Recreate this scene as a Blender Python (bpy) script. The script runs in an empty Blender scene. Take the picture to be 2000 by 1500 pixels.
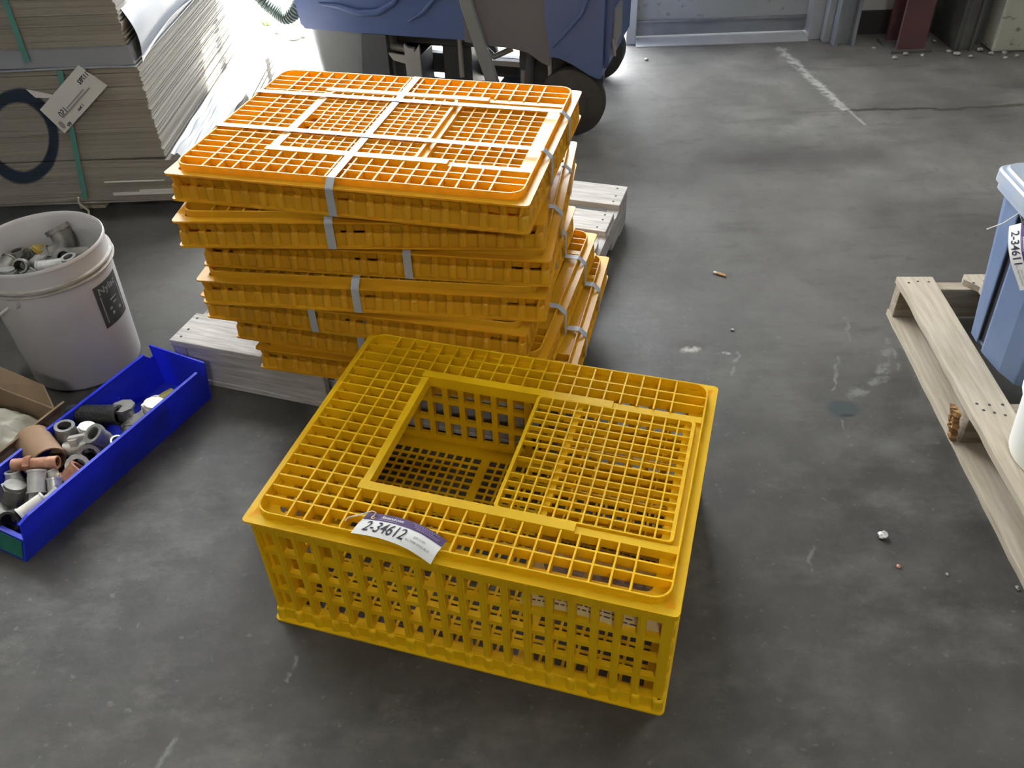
import bpy, bmesh, math, random
from mathutils import Vector, Matrix, Euler
R = random.Random(7)
C = bpy.context.scene.collection
S = bpy.context.scene
PI = math.pi

# ------------------------------------------------------------------ mesh helper
class MB:
    def __init__(s): s.v = []; s.f = []; s.sm = []
    def add(s, vs, fs, smooth=False, M=None):
        o = len(s.v)
        for p in vs:
            p = Vector(p)
            s.v.append(M @ p if M is not None else p)
        for f in fs: s.f.append([i + o for i in f]); s.sm.append(smooth)
    def box(s, x0, x1, y0, y1, z0, z1, M=None):
        vs = [(x0,y0,z0),(x1,y0,z0),(x1,y1,z0),(x0,y1,z0),(x0,y0,z1),(x1,y0,z1),(x1,y1,z1),(x0,y1,z1)]
        s.add(vs, [(0,3,2,1),(4,5,6,7),(0,1,5,4),(1,2,6,5),(2,3,7,6),(3,0,4,7)], M=M)
    def rings(s, rs, cap0=True, cap1=True, closed=False, smooth=False, M=None):
        """rs: list of vertex loops with equal counts, joined in order"""
        n = len(rs[0]); vs = [p for r in rs for p in r]; fs = []
        m = len(rs)
        for i in range(m if closed else m - 1):
            a = i * n; b = ((i + 1) % m) * n
            for k in range(n):
                k2 = (k + 1) % n
                fs.append((a + k, a + k2, b + k2, b + k))
        s.add(vs, fs, smooth, M)
        if not closed:
            if cap0: s.add(rs[0], [tuple(reversed(range(n)))], False, M)
            if cap1: s.add(rs[-1], [tuple(range(n))], False, M)
    def prism(s, poly, axis, a, b, M=None):
        """poly of 2D points extruded along an axis ('x','y','z')"""
        def p3(p, t):
            return {'x': (t, p[0], p[1]), 'y': (p[0], t, p[1]), 'z': (p[0], p[1], t)}[axis]
        s.rings([[p3(p, a) for p in poly], [p3(p, b) for p in poly]], M=M)
    def pipe(s, path, ro, ri=None, n=14, M=None, flat=False):
        """tube along a path with outer radii ro; hollow with inner radii ri, else capped"""
        path = [Vector(p) for p in path]
        if not isinstance(ro, (list, tuple)): ro = [ro] * len(path)
        T = []
        for i in range(len(path)):
            a = path[max(0, i - 1)]; b = path[min(len(path) - 1, i + 1)]
            d = (b - a)
            if d.length < 1e-9: d = T[-1].copy() if T else Vector((0,0,1))
            T.append(d.normalized())
        up = Vector((0,0,1)) if abs(T[0].z) < .9 else Vector((1,0,0))
        N = (up - T[0] * up.dot(T[0])).normalized()
        outer = []; inner = []
        for i, p in enumerate(path):
            N = (N - T[i] * N.dot(T[i])).normalized(); B = T[i].cross(N)
            c = [N * math.cos(2*PI*k/n) + B * math.sin(2*PI*k/n) for k in range(n)]
            outer.append([p + q * ro[i] for q in c])
            if ri is not None:
                r = ri[i] if isinstance(ri, (list, tuple)) else ri
                inner.append([p + q * r for q in c])
        if ri is None: s.rings(outer, smooth=not flat, M=M)
        else: s.rings(outer + inner[::-1], closed=True, smooth=not flat, M=M)
    def lathe(s, prof, n=32, closed=False, cx=0, cy=0, M=None):
        rs = [[(cx + r*math.cos(2*PI*k/n), cy + r*math.sin(2*PI*k/n), z) for k in range(n)] for r, z in prof]
        s.rings(rs, cap0=not closed, cap1=not closed, closed=closed, smooth=True, M=M)
    def grid(s, fn, nu, nv, th=0, smooth=True, M=None):
        """surface fn(u,v) with u,v in 0..1; th thickens it along its normal"""
        P = [[Vector(fn(i/nu, j/nv)) for j in range(nv+1)] for i in range(nu+1)]
        def idx(i, j): return i*(nv+1)+j
        fs = [(idx(i,j), idx(i+1,j), idx(i+1,j+1), idx(i,j+1)) for i in range(nu) for j in range(nv)]
        flat = [p for r in P for p in r]
        if not th:
            s.add(flat, fs, smooth, M); return
        nor = []
        for i in range(nu+1):
            for j in range(nv+1):
                du = P[min(nu,i+1)][j]-P[max(0,i-1)][j]; dv = P[i][min(nv,j+1)]-P[i][max(0,j-1)]
                nn = du.cross(dv); nor.append(nn.normalized() if nn.length > 1e-12 else Vector((0,0,1)))
        back = [p - q*th for p, q in zip(flat, nor)]
        N = len(flat)
        fs2 = fs + [tuple(N+k for k in reversed(f)) for f in fs]
        edge = [idx(i,0) for i in range(nu+1)] + [idx(nu,j) for j in range(1,nv+1)] + [idx(i,nv) for i in range(nu-1,-1,-1)] + [idx(0,j) for j in range(nv-1,0,-1)]
        for a, b in zip(edge, edge[1:]+edge[:1]): fs2.append((b, a, N+a, N+b))
        s.add(flat+back, fs2, smooth, M)
    def mesh(s, name, mat):
        m = bpy.data.meshes.new(name)
        m.from_pydata([tuple(p) for p in s.v], [], s.f)
        for p, q in zip(m.polygons, s.sm): p.use_smooth = q
        bm = bmesh.new(); bm.from_mesh(m)
        bmesh.ops.recalc_face_normals(bm, faces=bm.faces)
        bm.to_mesh(m); bm.free()
        if any(s.sm):
            m.set_sharp_from_angle(angle=math.radians(40))
        if mat: m.materials.append(mat)
        return m

def obj(name, mb, mat, parent=None, bevel=0, seg=2):
    me = mb.mesh(name, mat) if isinstance(mb, MB) else mb
    o = bpy.data.objects.new(name, me); C.objects.link(o)
    if parent: o.parent = parent
    if bevel:
        b = o.modifiers.new('Bevel', 'BEVEL'); b.width = bevel; b.segments = seg; b.limit_method = 'ANGLE'
        b.harden_normals = False
    return o
def tag(o, label, cat, group=None, kind=None):
    o['label'] = label; o['category'] = cat
    if group: o['group'] = group
    if kind: o['kind'] = kind
    return o
def thing(name, label, cat, loc=(0,0,0), rz=0, group=None):
    o = bpy.data.objects.new(name, None); C.objects.link(o)
    o.empty_display_size = .05
    o.location = loc; o.rotation_euler = (0,0,rz)
    return tag(o, label, cat, group)
def struct(name, mb, mat, parent=None, bevel=0):
    o = obj(name, mb, mat, parent, bevel)
    if not parent: o['kind'] = 'structure'
    return o
def dup(root, loc, rot, label):
    r = root.copy(); C.objects.link(r); r.location = loc; r.rotation_euler = rot
    r['label'] = label
    for ch in list(root.children):
        c = ch.copy(); C.objects.link(c); c.parent = r
        for g in list(ch.children):
            d = g.copy(); C.objects.link(d); d.parent = c
    return r

def rrect(x0, x1, y0, y1, r, z, k=5):
    pts = []
    for cx, cy, a0 in ((x1-r, y0+r, -PI/2), (x1-r, y1-r, 0), (x0+r, y1-r, PI/2), (x0+r, y0+r, PI)):
        for i in range(k+1):
            a = a0 + PI/2*i/k
            pts.append((cx + r*math.cos(a), cy + r*math.sin(a), z))
    return pts

# ------------------------------------------------------------------ materials
def nt(name):
    m = bpy.data.materials.new(name); m.use_nodes = True
    t = m.node_tree; b = t.nodes['Principled BSDF']
    return m, t, b
def N(t, kind, **kw):
    n = t.nodes.new(kind)
    for k, v in kw.items():
        if k in n.inputs.keys() if isinstance(k, str) else False: n.inputs[k].default_value = v
        else: setattr(n, k, v)
    return n
def rgba(c): return (c[0], c[1], c[2], 1)
def mat(name, col, rough=.5, metal=0, col2=None, scale=20, stretch=(1,1,1), bump=0, bscale=None, trans=None, spec=None, detail=6, contrast=(.35,.65)):
    m, t, b = nt(name)
    b.inputs['Base Color'].default_value = rgba(col); b.inputs['Roughness'].default_value = rough; b.inputs['Metallic'].default_value = metal
    if spec is not None: b.inputs['Specular IOR Level'].default_value = spec
    L = t.links.new
    if col2 or bump:
        tc = N(t, 'ShaderNodeTexCoord'); mp = N(t, 'ShaderNodeMapping'); mp.inputs['Scale'].default_value = stretch
        L(tc.outputs['Object'], mp.inputs['Vector'])
        no = N(t, 'ShaderNodeTexNoise'); no.inputs['Scale'].default_value = scale; no.inputs['Detail'].default_value = detail
        L(mp.outputs[0], no.inputs['Vector'])
        if col2:
            rp = N(t, 'ShaderNodeValToRGB'); rp.color_ramp.elements[0].position = contrast[0]; rp.color_ramp.elements[1].position = contrast[1]
            rp.color_ramp.elements[0].color = rgba(col); rp.color_ramp.elements[1].color = rgba(col2)
            L(no.outputs['Fac'], rp.inputs[0]); L(rp.outputs[0], b.inputs['Base Color'])
        if bump:
            n2 = no
            if bscale:
                n2 = N(t, 'ShaderNodeTexNoise'); n2.inputs['Scale'].default_value = bscale; n2.inputs['Detail'].default_value = 4
                L(mp.outputs[0], n2.inputs['Vector'])
            bp = N(t, 'ShaderNodeBump'); bp.inputs['Strength'].default_value = bump; bp.inputs['Distance'].default_value = .004
            L(n2.outputs['Fac'], bp.inputs['Height']); L(bp.outputs[0], b.inputs['Normal'])
    if trans:
        tr = N(t, 'ShaderNodeBsdfTranslucent'); tr.inputs['Color'].default_value = rgba(trans[1])
        mx = N(t, 'ShaderNodeMixShader'); mx.inputs[0].default_value = trans[0]
        out = t.nodes['Material Output']
        L(b.outputs[0], mx.inputs[1]); L(tr.outputs[0], mx.inputs[2]); L(mx.outputs[0], out.inputs['Surface'])
    return m

Y1 = (.92, .60, .010)
M = {}
M['yellow'] = mat('yellow_plastic', Y1, .42, spec=.3, col2=(.88,.555,.009), scale=9, bump=.05, bscale=260, trans=(.22, (.98,.60,.015)))
M['orange'] = mat('orange_yellow_plastic', (.87,.52,.030), .30, col2=(.82,.475,.026), scale=9, bump=.08, bscale=90, trans=(.34, (1,.53,.03)))
M['strap'] = mat('white_strap', (.44,.48,.54), .38)
M['white'] = mat('white_card', (.82,.83,.82), .6)
M['purple'] = mat('purple_ink', (.07,.035,.14), .6)
M['ink'] = mat('dark_ink', (.03,.02,.05), .7)
M['whiteink'] = mat('white_ink', (.75,.72,.8), .6)
M['greyink'] = mat('grey_ink', (.30,.29,.31), .7)
M['lilac'] = mat('lilac_ink', (.32,.26,.42), .7)
M['cord'] = mat('white_cord', (.75,.74,.68), .6)
M['brass'] = mat('brass_eyelet', (.55,.42,.18), .35, .9)
M['woodgrey'] = mat('weathered_wood', (.36,.34,.32), .85, col2=(.60,.58,.55), scale=9, stretch=(1.2,14,14), bump=.5, contrast=(.3,.7))
M['woodgreyv'] = mat('weathered_stringer_wood', (.30,.28,.27), .85, col2=(.56,.54,.52), scale=9, stretch=(14,1.2,14), bump=.5, contrast=(.3,.7))
M['woodtan'] = mat('tan_wood', (.38,.32,.235), .8, col2=(.54,.48,.385), scale=7, stretch=(12,1.0,12), bump=.4, contrast=(.3,.7))
M['woodtanx'] = mat('tan_stringer_wood', (.28,.22,.16), .85, col2=(.44,.38,.29), scale=7, stretch=(1,12,12), bump=.4)
M['woodend'] = mat('broken_wood', (.20,.10,.035), .9, col2=(.42,.24,.09), scale=60, bump=.9)
M['nail'] = mat('nail_rust', (.06,.05,.045), .7)
M['bluebin'] = mat('blue_bin_plastic', (.03,.055,.72), .38, col2=(.026,.045,.62), scale=6, trans=(.32, (.03,.08,.95)))
M['green'] = mat('green_label', (.01,.12,.09), .5, col2=(.02,.16,.12), scale=30)
M['bucket'] = mat('white_bucket_plastic', (.64,.625,.62), .42, col2=(.57,.555,.565), scale=5, trans=(.15, (.8,.78,.78)))
M['grime'] = mat('dirty_band', (.36,.33,.29), .6, col2=(.52,.50,.47), scale=25, stretch=(1,1,6))
M['dlabel'] = mat('dark_label', (.03,.035,.035), .45, col2=(.055,.055,.055), scale=30)
M['galv'] = mat('galvanized_metal', (.42,.42,.41), .45, .75, col2=(.28,.28,.27), scale=40, bump=.2)
M['galvl'] = mat('bright_zinc', (.72,.71,.68), .4, .6, col2=(.58,.57,.54), scale=40, bump=.2)
M['steeld'] = mat('dull_dark_steel', (.16,.16,.15), .5, .7, col2=(.25,.24,.22), scale=35, bump=.2)
M['galvd'] = mat('dull_galvanized_metal', (.27,.27,.26), .5, .7, col2=(.17,.17,.16), scale=40, bump=.2)
M['cream'] = mat('cream_plastic', (.72,.70,.62), .5, col2=(.62,.60,.53), scale=40)
M['black'] = mat('black_plastic', (.018,.019,.022), .28, bump=.8, bscale=120)
M['blackm'] = mat('black_rubber', (.014,.014,.015), .6)
M['copper'] = mat('rusty_copper', (.32,.14,.09), .5, .4, col2=(.55,.30,.20), scale=50, bump=.3)
M['tan'] = mat('tan_cardboard_tube', (.34,.22,.13), .75, col2=(.27,.17,.10), scale=14)
M['olive'] = mat('olive_plastic', (.34,.30,.05), .5, col2=(.27,.24,.05), scale=30)
M['brassy'] = mat('yellow_brass', (.46,.34,.08), .45, .5)
M['carton'] = mat('brown_carton', (.28,.20,.12), .8, col2=(.23,.16,.10), scale=12)
M['film'] = mat('crumpled_film', (.62,.62,.55), .25, col2=(.40,.40,.33), scale=16, bump=.9, bscale=40)
M['clearfilm'] = mat('white_plastic_film', (.75,.77,.80), .25, bump=.8, bscale=18, trans=(.3,(.8,.83,.87)))
M['greyfilm'] = mat('grey_plastic_sheet', (.27,.29,.325), .4, bump=.5, bscale=10)
M['teal'] = mat('teal_strap', (.09,.27,.24), .5)
M['scrub'] = mat('blue_machine_plastic', (.06,.10,.25), .42, col2=(.052,.088,.225), scale=5)
M['scrubg'] = mat('grey_machine_panel', (.11,.11,.125), .5)
M['scrubd'] = mat('dark_grey_machine_plastic', (.17,.19,.20), .55, col2=(.14,.155,.165), scale=6)
M['chassis'] = mat('black_chassis', (.045,.05,.06), .5)  # haze put into the colour: black lifted slightly
M['bracket'] = mat('grey_steel_bracket', (.30,.30,.30), .45, .3)
M['hose'] = mat('grey_green_hose', (.10,.13,.12), .45)
M['tyre'] = mat('tyre_rubber', (.028,.027,.027), .7, col2=(.045,.043,.04), scale=20)
M['tote'] = mat('faded_blue_tote', (.115,.17,.30), .5, col2=(.15,.205,.33), scale=6, bump=.1, bscale=60)
M['toted'] = mat('dark_tote_groove', (.015,.018,.025), .6)
M['totelid'] = mat('pale_blue_lid', (.25,.34,.52), .4, col2=(.36,.38,.40), scale=9)
M['jug'] = mat('white_tub_plastic', (.78,.78,.72), .5)
M['red'] = mat('dull_red_paint', (.115,.048,.048), .6, col2=(.085,.04,.043), scale=8)
M['steelgrey'] = mat('grey_painted_steel', (.22,.24,.26), .55, col2=(.16,.17,.19), scale=6)
M['darkbase'] = mat('dark_baseboard_paint', (.05,.04,.045), .7)
M['darksteel'] = mat('dark_steel_jamb', (.07,.07,.07), .6, col2=(.11,.11,.10), scale=10)
M['alu'] = mat('aluminium_strip', (.55,.56,.57), .35, .8)
M['paperw'] = mat('paper_offcut', (.66,.66,.64), .7)
M['leaf'] = mat('leaflet_card', (.56,.43,.18), .6)
M['picture'] = mat('leaflet_picture', (.13,.085,.075), .6, col2=(.32,.24,.20), scale=60, stretch=(1,3,1))
M['stone'] = mat('pale_stone', (.34,.325,.295), .9, col2=(.24,.23,.21), scale=60)
M['weed'] = mat('green_weed', (.22,.30,.12), .7)
M['butt'] = mat('cigarette_paper', (.70,.66,.60), .7)
M['buttf'] = mat('tan_filter', (.48,.27,.12), .7)

def cardboard_mat(name, a, b, ring=False):
    m, t, bs = nt(name); L = t.links.new
    bs.inputs['Roughness'].default_value = .85; bs.inputs['Specular IOR Level'].default_value = .2
    tc = N(t, 'ShaderNodeTexCoord'); mp = N(t, 'ShaderNodeMapping'); mp.inputs['Scale'].default_value = (.5,.5,90)
    L(tc.outputs['Object'], mp.inputs['Vector'])
    no = N(t, 'ShaderNodeTexNoise'); no.inputs['Scale'].default_value = 1.0; no.inputs['Detail'].default_value = 5
    L(mp.outputs[0], no.inputs['Vector'])
    rp = N(t, 'ShaderNodeValToRGB'); rp.color_ramp.elements[0].position = .36; rp.color_ramp.elements[1].position = .66
    rp.color_ramp.elements[0].color = rgba(a); rp.color_ramp.elements[1].color = rgba(b)
    L(no.outputs['Fac'], rp.inputs[0])
    col = rp.outputs[0]
    if ring:   # sprayed dark blue oval on the front edge of the pile
        n2 = N(t, 'ShaderNodeTexNoise'); n2.inputs['Scale'].default_value = 9
        L(tc.outputs['Object'], n2.inputs['Vector'])
        sx = N(t, 'ShaderNodeSeparateXYZ'); L(tc.outputs['Object'], sx.inputs[0])
        def ma(op, x, y=None):
            q = N(t, 'ShaderNodeMath', operation=op)
            for i, w in enumerate((x, y)):
                if w is None: continue
                if isinstance(w, (int, float)): q.inputs[i].default_value = w
                else: L(w, q.inputs[i])
            return q.outputs[0]
        cx, cz, rx, rz = ring
        dz0 = ma('SUBTRACT', sx.outputs['Z'], cz)
        dx = ma('DIVIDE', ma('SUBTRACT', ma('SUBTRACT', sx.outputs['X'], cx), ma('MULTIPLY', dz0, .32)), rx); dz = ma('DIVIDE', dz0, rz)
        d = ma('SQRT', ma('ADD', ma('MULTIPLY', dx, dx), ma('MULTIPLY', dz, dz)))
        d = ma('ADD', d, ma('MULTIPLY', ma('SUBTRACT', n2.outputs['Fac'], .5), .1))
        k = ma('ABSOLUTE', ma('SUBTRACT', d, 1.0))
        mr = N(t, 'ShaderNodeMapRange'); mr.inputs['From Min'].default_value = .13; mr.inputs['From Max'].default_value = .19
        mr.inputs['To Min'].default_value = 1; mr.inputs['To Max'].default_value = 0
        L(k, mr.inputs['Value'])
        mx = N(t, 'ShaderNodeMix', data_type='RGBA'); L(mr.outputs[0], mx.inputs[0]); L(col, mx.inputs[6]); mx.inputs[7].default_value = (.03,.045,.075,1)
        col = mx.outputs[2]
    L(col, bs.inputs['Base Color'])
    return m
M['card'] = cardboard_mat('stacked_cardboard', (.26,.243,.215), (.325,.305,.272))
M['cardringlow'] = cardboard_mat('lower_cardboard_with_paint', (.26,.243,.215), (.325,.305,.272), ring=(.78,.225,.105,.135))
M['cardring'] = cardboard_mat('stacked_cardboard_with_paint', (.26,.243,.215), (.325,.305,.272), ring=(.78,.08,.105,.135))

def wall_mat(name, a, b, dirt):
    m, t, bs = nt(name); L = t.links.new
    bs.inputs['Roughness'].default_value = .75
    tc = N(t, 'ShaderNodeTexCoord')
    n1 = N(t, 'ShaderNodeTexNoise'); n1.inputs['Scale'].default_value = 2.5; n1.inputs['Detail'].default_value = 8
    n2 = N(t, 'ShaderNodeTexNoise'); n2.inputs['Scale'].default_value = 22; n2.inputs['Detail'].default_value = 8
    for n in (n1, n2): L(tc.outputs['Object'], n.inputs['Vector'])
    r1 = N(t, 'ShaderNodeValToRGB'); r1.color_ramp.elements[0].color = rgba(a); r1.color_ramp.elements[1].color = rgba(b)
    r1.color_ramp.elements[0].position = .35; r1.color_ramp.elements[1].position = .65
    L(n1.outputs['Fac'], r1.inputs[0])
    r2 = N(t, 'ShaderNodeValToRGB'); r2.color_ramp.elements[0].position = .60; r2.color_ramp.elements[1].position = .68
    r2.color_ramp.elements[0].color = (0,0,0,1); r2.color_ramp.elements[1].color = (.8,.8,.8,1)
    L(n2.outputs['Fac'], r2.inputs[0])
    mx = N(t, 'ShaderNodeMix', data_type='RGBA'); L(r2.outputs[0], mx.inputs[0]); L(r1.outputs[0], mx.inputs[6]); mx.inputs[7].default_value = rgba(dirt)
    L(mx.outputs[2], bs.inputs['Base Color'])
    return m
M['doorpaint'] = wall_mat('dirty_white_door_paint', (.27,.29,.29), (.34,.355,.35), (.13,.14,.13))
M['wallpaint'] = wall_mat('dirty_cream_wall_paint', (.40,.41,.34), (.47,.47,.40), (.10,.10,.08))
M['wallplain'] = mat('pale_grey_wall_paint', (.50,.51,.50), .8, col2=(.56,.57,.56), scale=3)
M['walldark'] = mat('dark_unseen_wall', (.13,.13,.13), .85, col2=(.19,.19,.18), scale=3)  # for walls out of view, darkened to cut bounce light on front faces
M['jamb'] = mat('grey_white_jamb_paint', (.30,.31,.315), .7, col2=(.36,.37,.37), scale=4)
M['ceil'] = mat('ceiling_paint', (.42,.43,.43), .85)

def floor_mat():
    m, t, bs = nt('stained_concrete'); L = t.links.new
    tc = N(t, 'ShaderNodeTexCoord')
    def noise(sc, det=6, rough=.55, stretch=None):
        n = N(t, 'ShaderNodeTexNoise'); n.inputs['Scale'].default_value = sc; n.inputs['Detail'].default_value = det; n.inputs['Roughness'].default_value = rough
        if stretch:
            mp = N(t, 'ShaderNodeMapping'); mp.inputs['Scale'].default_value = stretch; L(tc.outputs['Object'], mp.inputs['Vector']); L(mp.outputs[0], n.inputs['Vector'])
        else: L(tc.outputs['Object'], n.inputs['Vector'])
        return n.outputs['Fac']
    def ma(op, x, y=None, z=None):
        q = N(t, 'ShaderNodeMath', operation=op)
        for i, w in enumerate((x, y, z)):
            if w is None: continue
            if isinstance(w, (int, float)): q.inputs[i].default_value = w
            else: L(w, q.inputs[i])
        return q.outputs[0]
    def mr(x, a, b, c, d):
        q = N(t, 'ShaderNodeMapRange'); L(x, q.inputs['Value'])
        for k, w in zip(('From Min','From Max','To Min','To Max'), (a,b,c,d)): q.inputs[k].default_value = w
        return q.outputs[0]
    def mix(fac, a, b):
        q = N(t, 'ShaderNodeMix', data_type='RGBA')
        if isinstance(fac, float): q.inputs[0].default_value = fac
        else: L(fac, q.inputs[0])
        for i, w in ((6,a),(7,b)):
            if isinstance(w, tuple): q.inputs[i].default_value = rgba(w)
            else: L(w, q.inputs[i])
        return q.outputs[2]
    base = mix(mr(noise(1.3, 9, .6), .40, .60, 0, 1), (.029,.0275,.0245), (.051,.0485,.0435))
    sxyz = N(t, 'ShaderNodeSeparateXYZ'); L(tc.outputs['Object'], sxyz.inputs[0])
    light_falloff = mr(ma('ADD', ma('ADD', sxyz.outputs['Y'], ma('MULTIPLY', sxyz.outputs['X'], .35)), ma('MULTIPLY', noise(1.1, 5), 2.2)), 2.3, 4.6, 0, 1)  # light falloff painted into the concrete: paler towards the door, darker in front
    base = mix(light_falloff, base, mix(mr(noise(1.7, 9, .65), .40, .60, 0, 1), (.100,.097,.090), (.190,.185,.174)))
    base = mix(mr(noise(9, 8, .65), .42, .75, 0, .6), base, (.095,.092,.085))
    base = mix(mr(noise(5, 6, .6, (.6,2.2,1)), .56, .72, 0, .55), base, (.042,.040,.037))
    base = mix(mr(noise(18, 9, .7), .30, .46, .45, 0), base, (.045,.043,.040))
    base = mix(mr(noise(3.2, 9, .7, (1,1.6,1)), .50, .66, 0, .5), base, (.135,.131,.121))
    base = mix(mr(noise(55, 3), .64, .72, 0, .35), base, (.16,.157,.148))
    # perturbed position for the drawn wear marks
    nv = N(t, 'ShaderNodeTexNoise'); nv.inputs['Scale'].default_value = 22; nv.inputs['Detail'].default_value = 5; L(tc.outputs['Object'], nv.inputs['Vector'])
    sb = N(t, 'ShaderNodeVectorMath', operation='SUBTRACT'); L(nv.outputs['Color'], sb.inputs[0]); sb.inputs[1].default_value = (.5,.5,.5)
    def pos(amt):
        sc = N(t, 'ShaderNodeVectorMath', operation='SCALE'); L(sb.outputs[0], sc.inputs[0]); sc.inputs['Scale'].default_value = amt
        ad = N(t, 'ShaderNodeVectorMath', operation='ADD'); L(tc.outputs['Object'], ad.inputs[0]); L(sc.outputs[0], ad.inputs[1])
        ml = N(t, 'ShaderNodeVectorMath', operation='MULTIPLY'); L(ad.outputs[0], ml.inputs[0]); ml.inputs[1].default_value = (1,1,0)
        return ml.outputs[0]
    P1 = pos(.05); P2 = pos(.012)
    def seg(P, a, b):
        A = Vector((a[0],a[1],0)); D = Vector((b[0]-a[0], b[1]-a[1], 0))
        s1 = N(t, 'ShaderNodeVectorMath', operation='SUBTRACT'); L(P, s1.inputs[0]); s1.inputs[1].default_value = A
        dt = N(t, 'ShaderNodeVectorMath', operation='DOT_PRODUCT'); L(s1.outputs[0], dt.inputs[0]); dt.inputs[1].default_value = D
        q = N(t, 'ShaderNodeMath', operation='DIVIDE', use_clamp=True); L(dt.outputs['Value'], q.inputs[0]); q.inputs[1].default_value = D.length_squared
        sc = N(t, 'ShaderNodeVectorMath', operation='SCALE'); sc.inputs[0].default_value = D; L(q.outputs[0], sc.inputs['Scale'])
        s2 = N(t, 'ShaderNodeVectorMath', operation='SUBTRACT'); L(s1.outputs[0], s2.inputs[0]); L(sc.outputs[0], s2.inputs[1])
        ln = N(t, 'ShaderNodeVectorMath', operation='LENGTH'); L(s2.outputs[0], ln.inputs[0])
        return ln.outputs['Value']
    def ell(P, c, rx, ry):
        s1 = N(t, 'ShaderNodeVectorMath', operation='SUBTRACT'); L(P, s1.inputs[0]); s1.inputs[1].default_value = (c[0],c[1],0)
        s2 = N(t, 'ShaderNodeVectorMath', operation='DIVIDE'); L(s1.outputs[0], s2.inputs[0]); s2.inputs[1].default_value = (rx,ry,1)
        ln = N(t, 'ShaderNodeVectorMath', operation='LENGTH'); L(s2.outputs[0], ln.inputs[0])
        return ln.outputs['Value']
    br = mr(noise(30, 4), .40, .55, 0, 1)
    def mark(base, d, w, soft, col, amt, broken=False):
        f = mr(d, w, w+soft, amt, 0)
        if broken: f = ma('MULTIPLY', f, br)
        return mix(f, base, col)
    # chipped pale joint and dark slab crack near the door
    base = mark(base, seg(P1, (1.30,4.02), (1.37,3.30)), .010, .02, (.42,.415,.39), .8, True)
    base = mark(base, seg(P2, (1.30,4.05), (1.40,3.16)), .003, .006, (.33,.325,.31), .7)
    base = mark(base, seg(P1, (1.40,3.30), (1.72,3.29)), .008, .008, (.05,.042,.035), .9)
    base = mark(base, seg(P1, (1.72,3.27), (2.3,3.31)), .006, .008, (.06,.05,.04), .85)
    base = mark(base, seg(P1, (1.16,3.295), (1.40,3.30)), .003, .006, (.09,.08,.07), .6)
    # dark drilled hole stain and chipped patch
    base = mark(base, ell(P2, (.797,1.535), .042, .032), .75, .35, (.035,.046,.05), .95)
    base = mark(base, ell(P2, (.80,1.512), .018, .006), .7, .5, (.015,.015,.015), .9)
    base = mark(base, ell(P1, (.475,1.805), .050, .030), .6, .5, (.05,.04,.03), .8, False)
    base = mark(base, ell(P1, (.47,1.79), .028, .014), .5, .6, (.45,.44,.40), .7, True)
    base = mark(base, ell(P1, (.553,1.768), .016, .010), .6, .6, (.48,.47,.44), .8, True)
    # pale scratches
    for a, b in (((.845,1.735),(.80,1.61)), ((.783,1.50),(.775,1.42)), ((.575,1.06),(.615,1.14)), ((1.0,1.76),(.985,1.68)), ((.92,1.90),(.90,1.80)), ((.60,1.78),(.56,1.68)), ((-.62,.70),(-.60,.76)), ((-.43,.86),(-.42,.90))):
        base = mark(base, seg(P1, a, b), .001, .005, (.24,.24,.23), .45, True)
    base = mark(base, seg(P1, (.84,1.58), (.94,1.66)), .008, .012, (.22,.22,.21), .5, True)
    base = mark(base, seg(P1, (.94,1.66), (1.0,1.80)), .006, .010, (.22,.22,.21), .5, True)
    # dark tyre smear
    base = mark(base, seg(P1, (.75,2.93), (1.35,2.90)), .02, .12, (.066,.064,.061), .5, False)
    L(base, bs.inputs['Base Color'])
    L(mr(noise(4, 6), .3, .7, .42, .60), bs.inputs['Roughness'])
    bp = N(t, 'ShaderNodeBump'); bp.inputs['Strength'].default_value = .25; bp.inputs['Distance'].default_value = .003
    L(noise(40, 6), bp.inputs['Height']); L(bp.outputs[0], bs.inputs['Normal'])
    return m
M['floor'] = floor_mat()
M['yard'] = mat('pale_yard_gravel', (.48,.47,.44), .95, col2=(.56,.55,.52), scale=8)

# ------------------------------------------------------------------ writing
def text_mesh(txt, size, mat_, name, M4, fn=None, align='LEFT', bold=0, sx=1.0, shear=0):
    cu = bpy.data.curves.new(name, 'FONT'); cu.body = txt; cu.size = size; cu.align_x = align; cu.offset = bold; cu.shear = shear; cu.resolution_u = 4
    o = bpy.data.objects.new(name, cu); C.objects.link(o)
    dg = bpy.context.evaluated_depsgraph_get(); dg.update()
    me = bpy.data.meshes.new_from_object(o.evaluated_get(dg))
    bpy.data.objects.remove(o); bpy.data.curves.remove(cu)
    bm = bmesh.new(); bm.from_mesh(me)     # fine enough to follow a bent card
    for _ in range(4):
        bmesh.ops.triangulate(bm, faces=bm.faces)
        le = [e for e in bm.edges if e.calc_length() > size*.16]
        if not le: break
        bmesh.ops.subdivide_edges(bm, edges=le, cuts=1)
    bmesh.ops.triangulate(bm, faces=bm.faces)
    bm.to_mesh(me); bm.free()
    for v in me.vertices:
        p = Vector((v.co.x*sx, v.co.y, 0)); p = M4 @ p
        v.co = fn(p) if fn else p
    me.name = name; me.materials.clear(); me.materials.append(mat_)
    return me
def Mxy(x, y, rot=0, z=0): return Matrix.Translation((x,y,z)) @ Matrix.Rotation(rot, 4, 'Z')

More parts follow.
